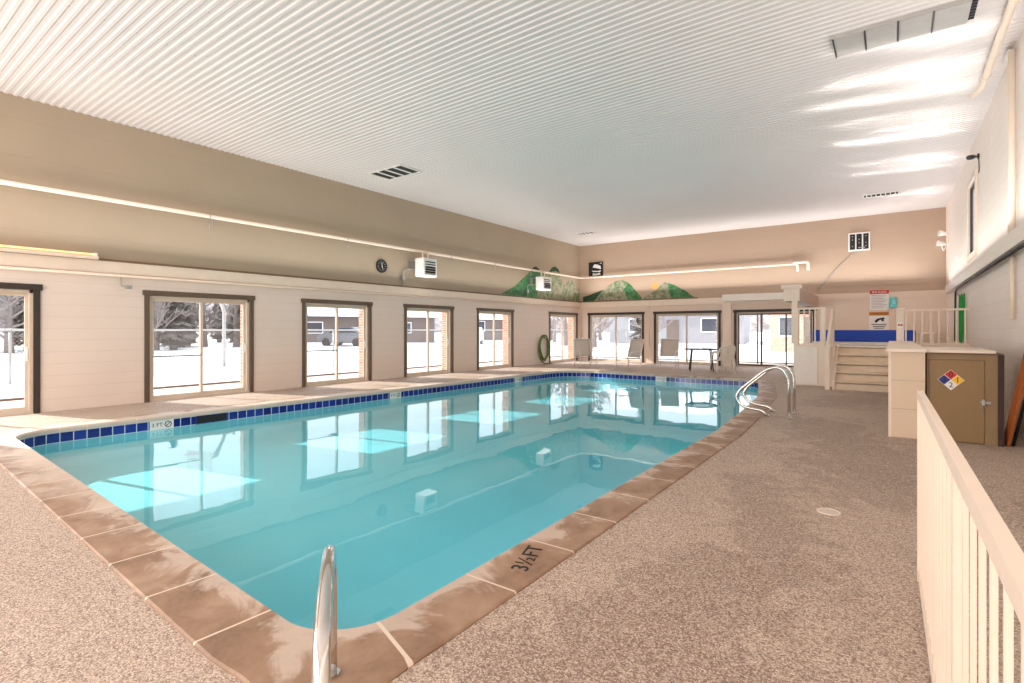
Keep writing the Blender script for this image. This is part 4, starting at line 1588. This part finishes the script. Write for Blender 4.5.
# spa with blue cover
t_ = thing('covered_spa', 'spa under a blue cover on the raised platform', 'spa', (-0.5, 17.8, PZ))
MB().box(-1.80, 0.42, 16.6, 18.9, PZ, PZ + 0.09, None, 0.015).build('rim', M_WHITE, t_)
MB().box(-1.80, 0.46, 16.55, 18.9, PZ + 0.09, PZ + 0.40, None, 0.03).build('cover', M_BLUE, t_)
t_ = thing('step_stool', 'small white stool beside the blue spa cover', 'stool', (0.68, 16.9, PZ))
MB().box(0.52, 0.84, 16.7, 17.05, PZ + 0.30, PZ + 0.34, None, 0.01).build('seat', M_PLASTIC, t_)
for sx in (0.54, 0.79):
    for sy in (16.72, 17.0):
        MB().box(sx, sx + 0.035, sy, sy + 0.035, PZ, PZ + 0.30).build('leg', M_PLASTIC, t_)

# signs on the back wall
t_ = thing('rules_sign', 'white rules sign with a red heading on the back wall over the spa', 'sign', (-0.37, YB, 2.06))
MB().box(-0.63, -0.11, YB - 0.012, YB, 2.06, 2.72).build('board', M_PAPER, t_)
MB().box(-0.63, -0.11, YB - 0.016, YB - 0.012, 2.60, 2.72).build('heading_band', M_RED, t_)
b = MB()
put_text(b, 'SPA RULES', 0.085, (-0.37, YB - 0.0175, 2.66), (1, 0, 0), (0, 0, 1))
b.build('heading_lettering', M_PAPER, t_)
b = MB()
for k in range(9):
    b.box(-0.59, -0.17 - 0.05 * ((k * 7) % 3), YB - 0.0135, YB - 0.012, 2.545 - 0.052 * k, 2.56 - 0.052 * k)
b.build('printed_lines', M_GREYINK, t_)
t_ = thing('warning_sign', 'white warning sign with an orange heading below the rules sign', 'sign', (-0.37, YB, 1.38))
MB().box(-0.65, -0.11, YB - 0.012, YB, 1.38, 2.0).build('board', M_PAPER, t_)
MB().box(-0.65, -0.11, YB - 0.016, YB - 0.012, 1.88, 2.0).build('heading_band', M_ORANGE, t_)
b = MB()
put_text(b, 'WARNING', 0.095, (-0.38, YB - 0.0175, 1.94), (1, 0, 0), (0, 0, 1))
b.build('heading_lettering', M_INK, t_)
b = MB()
yq = YB - 0.0145
b.prism([(-0.50, yq, 1.70), (-0.42, yq, 1.78), (-0.24, yq, 1.82), (-0.22, yq, 1.76), (-0.36, yq, 1.73), (-0.46, yq, 1.63)], (0, 0.003, 0))
b.disc((-0.28, YB - 0.012, 1.72), (0, -1, 0), 0.035, 0.003, None, 14)
for k in range(3):
    b.box(-0.59 + 0.04 * k, -0.17 - 0.03 * k, YB - 0.0145, YB - 0.012, 1.57 - 0.06 * k, 1.595 - 0.06 * k)
b.build('pictogram', M_INK, t_)
t_ = thing('turquoise_box', 'turquoise wall box right of the rules sign', 'wall box', (0.0, YB, 2.13))
MB().box(-0.09, 0.10, YB - 0.09, YB, 2.13, 2.48, None, 0.02).build('body', M_AQUA, t_)
MB().box(-0.01, 0.06, YB - 0.096, YB - 0.088, 2.24, 2.38, None, 0.003).build('label_panel', plain('pale_aqua', rgb(150, 226, 230), 0.4), t_)


# ------------------------------------------------------------------ furniture
def make_patio_chair(label):
    t = thing('patio_chair', label, 'chair', (0, 0, 0), 'sling patio chairs along the back doors')
    # faces local -Y
    w = 0.33
    for s in (-1, 1):
        x = s * w
        pts = [(x, 0.34, 0.012), (x, 0.25, 0.40), (x, 0.45, 1.05)]
        MB().tube(fillet(pts, 0.06), 0.014, None, 8).build('leg', M_WHITEMETAL, t)
        pts = [(x, -0.30, 0.012), (x, -0.27, 0.42), (x, -0.20, 0.60), (x, 0.30, 0.62)]
        MB().tube(fillet(pts, 0.06), 0.014, None, 8).build('leg', M_WHITEMETAL, t)
        MB().tube([(x, -0.28, 0.40), (x, 0.26, 0.36)], 0.013, None, 8).build('side_rail', M_WHITEMETAL, t)
    MB().tube([(-w, 0.45, 1.05), (w, 0.45, 1.05)], 0.014, None, 8).build('head_rail', M_WHITEMETAL, t)
    MB().tube([(-w, 0.30, 0.20), (w, 0.30, 0.20)], 0.010, None, 8).build('cross_bar', M_WHITEMETAL, t)
    MB().tube([(-w, -0.285, 0.2), (w, -0.285, 0.2)], 0.010, None, 8).build('cross_bar', M_WHITEMETAL, t)
    b = MB()
    rows = []
    for k in range(9):
        u = k / 8
        y = 0.265 + 0.18 * u
        z = 0.40 + 0.64 * u
        rows.append([(x * w, y + 0.025 * (1 - x * x), z) for x in (-1, -0.5, 0, 0.5, 1)])
    sheet(b, rows, 0.008)
    b.build('backrest', M_SLING, t)
    b = MB()
    rows = []
    for k in range(9):
        u = k / 8
        rows.append([(x * w, -0.28 + 0.54 * u, 0.405 - 0.04 * u - 0.025 * (1 - x * x)) for x in (-1, -0.5, 0, 0.5, 1)])
    sheet(b, rows, 0.008)
    b.build('seat', M_SLING, t)
    return t


def sheet(b, rows, th):
    rows = [[Vector(p) for p in r] for r in rows]
    n, m = len(rows), len(rows[0])
    nrm = (rows[1][0] - rows[0][0]).cross(rows[0][1] - rows[0][0]).normalized()
    A = [[b.bm.verts.new(p) for p in r] for r in rows]
    B = [[b.bm.verts.new(p + nrm * th) for p in r] for r in rows]
    for i in range(n - 1):
        for j in range(m - 1):
            b.face([A[i][j], A[i][j + 1], A[i + 1][j + 1], A[i + 1][j]], None, True)
            b.face([B[i][j], B[i + 1][j], B[i + 1][j + 1], B[i][j + 1]], None, True)
    for i in range(n - 1):
        b.face([A[i][0], A[i + 1][0], B[i + 1][0], B[i][0]])
        b.face([A[i][-1], B[i][-1], B[i + 1][-1], A[i + 1][-1]])
    for j in range(m - 1):
        b.face([A[0][j], B[0][j], B[0][j + 1], A[0][j + 1]])
        b.face([A[-1][j], A[-1][j + 1], B[-1][j + 1], B[-1][j]])


pc = make_patio_chair('pale sling patio chair at the left, by the far corner door')
dup(pc, (-7.75, 17.75, 0), math.radians(-24), 'pale sling patio chair between the first two back doors')
dup(pc, (-6.82, 19.2, 0), math.radians(8), 'pale sling patio chair in front of the middle back door')
pc.location = (-9.4, 17.6, 0)
pc.rotation_euler = (0, 0, math.radians(50))

t_ = thing('patio_table', 'round smoked glass patio table with dark legs by the back doors', 'table', (-5.3, 18.2, 0))
tc = Vector((-5.3, 18.2, 0))
MB().disc(tc + Vector((0, 0, 0.755)), (0, 0, 1), 0.53, 0.012, None, 40).build('glass_top', M_TABLEGLASS, t_)
MB().tube([tc + Vector((0.53 * math.cos(a * PI / 20), 0.53 * math.sin(a * PI / 20), 0.745)) for a in range(40)], 0.018, None, 8, closed=True).build('rim', M_CHARCOAL, t_)
for k in range(4):
    a = PI / 4 + k * PI / 2 + 0.35
    u = Vector((math.cos(a), math.sin(a), 0))
    MB().tube([tc + u * 0.52 + Vector((0, 0, 0.012)), tc + u * 0.42 + Vector((0, 0, 0.735))], 0.022, None, 8).build('leg', M_CHARCOAL, t_)


def make_resin_chair(label):
    t = thing('resin_chair', label, 'chair', (0, 0, 0), 'white resin chairs at the patio table')
    w = 0.25
    b = MB()
    b.box(-w, w, -0.24, 0.22, 0.41, 0.44, None, 0.012)
    b.build('seat', M_PLASTIC, t)
    for sx in (-1, 1):
        for sy, top in ((-1, 0.64), (1, 0.43)):
            MB().tube([(sx * (w + 0.05), sy * 0.27, 0.0), (sx * w, sy * 0.22, top)], [0.02, 0.026], None, 8).build('leg', M_PLASTIC, t)
        MB().tube(fillet([(sx * w, -0.24, 0.64), (sx * (w + 0.02), 0.0, 0.66), (sx * (w - 0.02), 0.26, 0.66)], 0.1), 0.026, None, 8).build('armrest', M_PLASTIC, t)
    b = MB()
    pts = [(-w, 0.21, 0.44), (-w + 0.01, 0.27, 0.72), (-w + 0.08, 0.31, 0.86), (w - 0.08, 0.31, 0.86), (w - 0.01, 0.27, 0.72), (w, 0.21, 0.44)]
    b.tube(fillet(pts, 0.08), 0.024, None, 8)
    for k in range(5):
        x = -0.16 + 0.08 * k
        b.bar((x, 0.215, 0.44), (x * 0.95, 0.31, 0.85), 0.045, 0.012, None, (0, 1, 0))
    b.build('backrest', M_PLASTIC, t)
    return t


rc = make_resin_chair('white resin chair nearer the pool at the patio table')
dup(rc, (-4.75, 18.95, 0), math.radians(-115), 'white resin chair behind the other at the patio table')
rc.location = (-4.5, 17.75, 0)
rc.rotation_euler = (0, 0, math.radians(-140))

# ------------------------------------------------------------------ outside
GZ = -0.10
mb = MB().box(-14.2, XL - 0.46, -6, YB + 3.0, GZ - 0.2, -0.01, M_CONCRETE)
mb.box(XL - 0.46, 6, YB + 0.3, YB + 3.0, GZ - 0.2, -0.01, M_CONCRETE)
mb.box(XL - 0.47, XL - 0.04, -6, YB + 0.3, GZ - 0.2, -0.012, M_CONCRETE)
mb.box(XL - 0.46, 4, YB + 0.04, YB + 0.31, GZ - 0.2, -0.012, M_CONCRETE)
tag(mb.build('patio_slab'), 'bare concrete walk outside the glass doors', None, kind='structure')
mb = MB().box(-14.35, -14.2, -6, YB + 3.15, GZ - 0.2, 0.03, M_CURB)
mb.box(-14.2, 8, YB + 3.0, YB + 3.15, GZ - 0.2, 0.03, M_CURB)
tag(mb.build('curb'), 'dark damp curb at the edge of the concrete walk', None, kind='structure')


def snow_z(x, y):
    d = max(0, -14.35 - x)
    e = max(0, y - 24.3)
    return GZ + 0.10 + 0.012 * max(d, e) + 0.05 * math.sin(x * 0.7 + y * 0.4) * min(1, (d + e) / 3) + 0.04 * math.sin(y * 1.1 - x * 0.3) * min(1, (d + e) / 3)


mb = MB()
gx = [-14.35, -14.8, -15.4, -16.2] + [-17.5 - 1.5 * i for i in range(9)] + [-33 - 6 * i for i in range(14)]
gy = [-60 + 6 * i for i in range(9)] + [-10 + 1.5 * i for i in range(40)] + [52 + 6 * i for i in range(14)]
V = [[mb.bm.verts.new((x, y, snow_z(x, y))) for y in gy] for x in gx]
for i in range(len(gx) - 1):
    for j in range(len(gy) - 1):
        mb.face([V[i][j], V[i][j + 1], V[i + 1][j + 1], V[i + 1][j]], M_SNOW, True)
gx2 = [-14.35 + 1.3 * i for i in range(20)] + [15 + 6 * i for i in range(10)]
gy2 = [24.35, 24.9, 25.6, 26.5] + [28 + 1.5 * i for i in range(12)] + [50 + 6 * i for i in range(14)]
V = [[mb.bm.verts.new((x, y, snow_z(x, y))) for y in gy2] for x in gx2]
for i in range(len(gx2) - 1):
    for j in range(len(gy2) - 1):
        mb.face([V[i][j], V[i + 1][j], V[i + 1][j + 1], V[i][j + 1]], M_SNOW, True)
o = mb.build('snow_ground', recalc=False)
for p in o.data.polygons:
    if p.normal.z < 0:
        p.flip()
tag(o, 'snow covered ground outside the building', 'snow', kind='stuff')

# chain link fence in the snow
t_ = thing('chain_link_fence', 'chain link fence standing in the snow beyond the left doors', 'fence', (-17.2, 10, 0))
FXo = -17.2
for k in range(17):
    y = -6 + 3.0 * k
    MB().tube([(FXo, y, GZ), (FXo, y, 1.42)], 0.03, None, 8).build('post', M_GREYMETAL, t_)
MB().tube([(FXo, -6, 1.40), (FXo, 42, 1.40)], 0.028, None, 8).build('top_rail', M_GREYMETAL, t_)
b = MB()
v = [b.bm.verts.new((FXo, yy, zz)) for yy, zz in ((-6, 0.0), (42, 0.0), (42, 1.4), (-6, 1.4))]
b.face(v)
b.build('wire_mesh', M_LINK, t_)

# basketball hoop
t_ = thing('basketball_hoop', 'basketball hoop on a curved pole seen through the second left door', 'basketball hoop', (-19.5, 9.05, GZ))
bx_, by_ = -19.5, 9.05
MB().tube(fillet([(bx_, by_, GZ), (bx_, by_, 2.2), (bx_ + 0.1, by_ - 0.35, 2.65), (bx_ + 0.2, by_ - 0.9, 2.7)], 0.5, 8), 0.06, None, 10).build('pole', M_GREYMETAL, t_)
MB().obox((bx_ + 0.25, by_ - 0.95, 2.72), (1, 0.3, 0), (0, 0, 1), (-0.3, 1, 0), 0.55, 0.36, 0.02).build('backboard', M_WHITEMETAL, t_)
MB().tube([(bx_ + 0.3 + 0.2 * math.cos(a * PI / 10), by_ - 1.2 + 0.2 * math.sin(a * PI / 10), 2.45) for a in range(20)], 0.012, None, 6, closed=True).build('rim', M_RED, t_)


# wooded hills far behind
def m_hill():
    t = NT('hazy_winter_forest')
    p = t.pos()
    mp = t.node('Mapping')
    t.put(mp.inputs[0], p)
    mp.inputs['Scale'].default_value = (1, 1, 0.35)
    f = t.noise(mp.outputs[0], 0.6, 6, 0.75)
    t.principled(t.mix(t.smooth(f, 0.35, 0.65), rgb(112, 102, 98), rgb(178, 168, 166)), 0.95)
    return t.m


mb = MB()
pr = None
for k in range(97):
    a = math.radians(20 + 1.7 * k)                       # from the east round to the south-west
    R1 = 112 + 6 * math.sin(k * 0.31)
    hh = 9.5 + 1.6 * math.sin(k * 0.23) + 0.8 * math.sin(k * 0.9 + 1) + 0.5 * random.random()
    col = []
    for rr, z in ((R1 - 14, 0.3), (R1 - 6, hh * 0.45), (R1, hh * 0.8), (R1 + 8, hh), (R1 + 20, hh * 0.9)):
        rr += random.uniform(-1.2, 1.2)
        col.append(mb.bm.verts.new((-5 + rr * math.cos(a), 8 + rr * math.sin(a), z)))
    if pr:
        for i in range(4):
            mb.face([pr[i], col[i], col[i + 1], pr[i + 1]], None, True)
    pr = col
tag(mb.build('hills', m_hill()), 'grey wooded hills far behind the houses', None, kind='structure')


# bare trees
def tree_mesh(seed, h, kind):
    rnd = random.Random(seed)
    tb = MB()
    cb = MB()
    if kind == 'bare':
        tb.tube([(0, 0, 0), (0.05, 0.02, h * 0.25), (0.0, 0.1, h * 0.55), (0.05, 0.05, h * 0.95)], [0.22, 0.17, 0.1, 0.02], None, 8)

        def branch(p, d, L, r, lev):
            e = p + d * L + Vector((0, 0, 0.12 * L))
            cb.tube([p, (p + e) / 2 + Vector((rnd.uniform(-.1, .1), rnd.uniform(-.1, .1), 0)) * L * 0.5, e], [r, r * 0.7, r * 0.35], None, 4, False)
            if lev == 0:
                return
            for k in range(4):
                q = p + (e - p) * rnd.uniform(0.35, 1.0)
                dd = (d + Vector((rnd.uniform(-1, 1), rnd.uniform(-1, 1), rnd.uniform(-0.4, 1.0))) * 0.9).normalized()
                branch(q, dd, L * rnd.uniform(0.45, 0.65), r * 0.5, lev - 1)
        for k in range(15):
            a = rnd.uniform(0, 2 * PI)
            z = h * (0.16 + 0.75 * k / 14)
            L = h * 0.30 * (1.1 - 0.75 * k / 14)
            branch(Vector((0.03, 0.05, z)), Vector((math.cos(a), math.sin(a), rnd.uniform(0.1, 0.8))).normalized(), L, 0.07, 3)
    else:
        tb.tube([(0, 0, 0), (0, 0, h * 0.5), (0, 0, h * 0.97)], [0.2, 0.12, 0.01], None, 8)
        for k in range(2600):
            u = rnd.random() ** 0.7
            z = h * (0.08 + 0.9 * (1 - u))
            R = h * 0.22 * u * (0.75 + 0.25 * math.sin(z * 9))
            a = rnd.uniform(0, 2 * PI)
            r0 = R * rnd.uniform(0.5, 1.0)
            p = Vector((r0 * math.cos(a), r0 * math.sin(a), z))
            o_ = Vector((math.cos(a), math.sin(a), -0.35)) * rnd.uniform(0.15, 0.35)
            s_ = Vector((-math.sin(a), math.cos(a), 0.15)) * 0.09
            vv = [cb.bm.verts.new(q) for q in (p - s_, p + s_, p + o_)]
            cb.face(vv)
    return tb, cb


def make_tree(seed, h, kind, loc, label, group):
    tb, cb = tree_mesh(seed, h, kind)
    t = thing('bare_tree' if kind == 'bare' else 'conifer_tree', label, 'tree', (0, 0, 0), group)
    tb.build('trunk', M_BARK, t)
    cb.build('crown', M_TWIG if kind == 'bare' else M_NEEDLE, t, recalc=False)
    t.location = loc
    return t


BL, CL = 'bare grey winter tree beyond the snow outside', 'dusky conifer beyond the snow outside'
protos = [make_tree(1, 4.8, 'bare', (-36, 20, 0.2), BL, 'bare trees outside'), make_tree(2, 4.2, 'bare', (-34, 12, 0.2), BL, 'bare trees outside'),
          make_tree(3, 5.0, 'conifer', (-38, 9, 0.2), CL, 'conifers outside'), make_tree(4, 4.0, 'conifer', (-40, 16, 0.2), CL, 'conifers outside')]
rnd = random.Random(11)
spots = []
for k in range(13):                                         # seen through the first two left doors
    spots.append((-33 - rnd.uniform(0, 9), 4.5 + 1.35 * k + rnd.uniform(-0.4, 0.4), k % 4))
for k in range(10):
    spots.append((-43 - rnd.uniform(0, 6), 4 + 2.1 * k + rnd.uniform(-0.5, 0.5), (k + 2) % 4))
for x, y, q in [(-33, 46, 0), (-27, 44, 1), (-24, 48, 0), (-21, 36, 0), (-17.5, 34, 1), (-15, 37, 2), (-13.0, 33, 1), (-10.5, 39, 0), (-19, 41, 3), (-8, 42, 2), (-12.5, 45, 3),
                (-5.5, 46, 0), (-2, 44, 1), (-16, 30.5, 0), (-40, 50, 0), (-36, 40, 1)]:
    spots.append((x, y, q))
for k in range(16):                                         # the thicket behind the first doors
    spots.append((-36 - 2.2 * (k % 3), 2.5 + 1.25 * k, (k * 7) % 4))
HOUSES = [(-41, 31), (-38, 49), (-15.5, 47), (-3.6, 37)]
spots = [q for q in spots if all((q[0] - a) ** 2 + (q[1] - c) ** 2 > 8.2 ** 2 for a, c in HOUSES)]
for x, y, q in spots:
    dup(protos[q], (x, y, snow_z(x, y) - 0.1), rnd.uniform(0, 6.28), BL if q < 2 else CL, 'bare trees outside' if q < 2 else 'conifers outside')


def house(loc, rz, w, dpt, h, rh, wall, label, windows, snow=M_SNOW, door=True):
    t = thing('house', label, 'house', (0, 0, 0))
    MB().box(-w / 2, w / 2, -dpt / 2, dpt / 2, -0.3, h).build('wall', wall, t)
    b = MB()
    e = 0.5
    P = [(-w / 2 - e, -dpt / 2 - e, h - 0.15), (-w / 2 - e, 0, h + rh), (-w / 2 - e, dpt / 2 + e, h - 0.15), (-w / 2 - e, dpt / 2 + e, h + 0.15), (-w / 2 - e, 0, h + rh + 0.32), (-w / 2 - e, -dpt / 2 - e, h + 0.15)]
    b.prism(P, (w + 2 * e, 0, 0))
    b.build('snowy_roof', snow, t)
    b = MB().prism([(-w / 2, -dpt / 2, h), (-w / 2, dpt / 2, h), (-w / 2, 0, h + rh)], (w, 0, 0))
    b.build('gable', wall, t)
    for x, z0, ww, hh in windows:
        f = MB().box(x - ww / 2, x + ww / 2, -dpt / 2 - 0.06, -dpt / 2 + 0.02, z0, z0 + hh).build('window', M_WHITEMETAL, t)
        MB().box(x - ww / 2 + 0.08, x + ww / 2 - 0.08, -dpt / 2 - 0.075, -dpt / 2 - 0.055, z0 + 0.08, z0 + hh - 0.08).build('pane', M_WINDARK, f)
    if door:
        MB().box(-0.5, 0.5, -dpt / 2 - 0.05, -dpt / 2 + 0.02, 0, 2.05).build('door', M_CURB, t)
    t.location = loc
    t.rotation_euler = (0, 0, rz)
    return t


house((-41, 31, 0.2), math.radians(62), 13, 8, 2.5, 1.9, M_BROWNSIDING, 'brown board house with a snowy roof seen through the third left door', [(-4, 0.9, 1.4, 1.0), (3.5, 0.9, 1.6, 1.0)])
house((-38, 49, 0.2), math.radians(50), 12, 8, 2.5, 1.5, M_BROWNSIDING, 'low brown house beyond the parked cars', [(-3, 1.0, 1.5, 1.2), (2.5, 1.0, 1.5, 1.2)])
house((-15.5, 47, 0.2), math.radians(8), 11, 7, 3.2, 2.0, M_GREYSIDING, 'pale grey house behind the middle back door', [(-3, 1.0, 1.5, 1.2), (3.0, 1.0, 1.5, 1.2)])
house((-3.6, 37, 0.1), math.radians(0), 4.6, 6, 3.0, 1.6, M_BRICK, 'red brick house seen through the last back door', [(-1.4, 0.9, 0.9, 1.2), (1.4, 0.9, 0.9, 1.2)])


def car(loc, rz, paint, label):
    t = thing('parked_car', label, 'car', (0, 0, 0))
    prof = [(-2.1, 0.35), (-2.15, 0.75), (-1.9, 0.95), (-1.2, 1.0), (-0.7, 1.45), (0.9, 1.48), (1.5, 1.05), (2.05, 0.95), (2.15, 0.6), (2.1, 0.35)]
    b = MB().prism([(x, -0.85, z) for x, z in prof], (0, 1.7, 0))
    bmesh.ops.bevel(b.bm, geom=b.bm.edges[:], offset=0.05, segments=2, affect='EDGES')
    b.build('body', paint, t)
    for s in (-1, 1):
        b = MB()
        b.prism([(-1.05, s * 0.855, 1.02), (-0.65, s * 0.855, 1.38), (0.85, s * 0.855, 1.40), (1.3, s * 0.855, 1.05)], (0, s * 0.01, 0))
        b.build('side_window', M_WINDARK, t)
    b = MB()
    b.prism([(-1.22, -0.7, 1.05), (-1.22, 0.7, 1.05), (-0.78, 0.65, 1.42), (-0.78, -0.65, 1.42)], (-0.02, 0, 0.02))
    b.build('windscreen', M_WINDARK, t)
    for x in (-1.3, 1.3):
        for s in (-1, 1):
            MB().tube([(x, s * 0.68, 0.33), (x, s * 0.88, 0.33)], 0.33, None, 18, True, False).build('wheel', M_BLACK, t)
    t.location = loc
    t.rotation_euler = (0, 0, rz)


car((-29.5, 34.5, 0.15), math.radians(-50), M_CARWHITE, 'white car parked in the snow seen through the fourth left door')
car((-33.5, 24.6, 0.15), math.radians(20), M_CARGREY, 'grey car parked by the brown house')
# pole with cross arm outside the last back door
t_ = thing('feeder_pole', 'thin pole with a cross arm outside the last back door', 'pole', (-4.6, 24.0, 0))
MB().tube([(-4.6, 23.8, -0.01), (-4.6, 23.8, 2.2)], 0.03, None, 8).build('pole', M_CHARCOAL, t_)
MB().tube([(-5.0, 23.8, 2.12), (-4.2, 23.8, 2.12)], 0.014, None, 8).build('cross_arm', M_CHARCOAL, t_)
for o in list(bpy.data.objects):
    if '_w' in o:
        del o['_w']
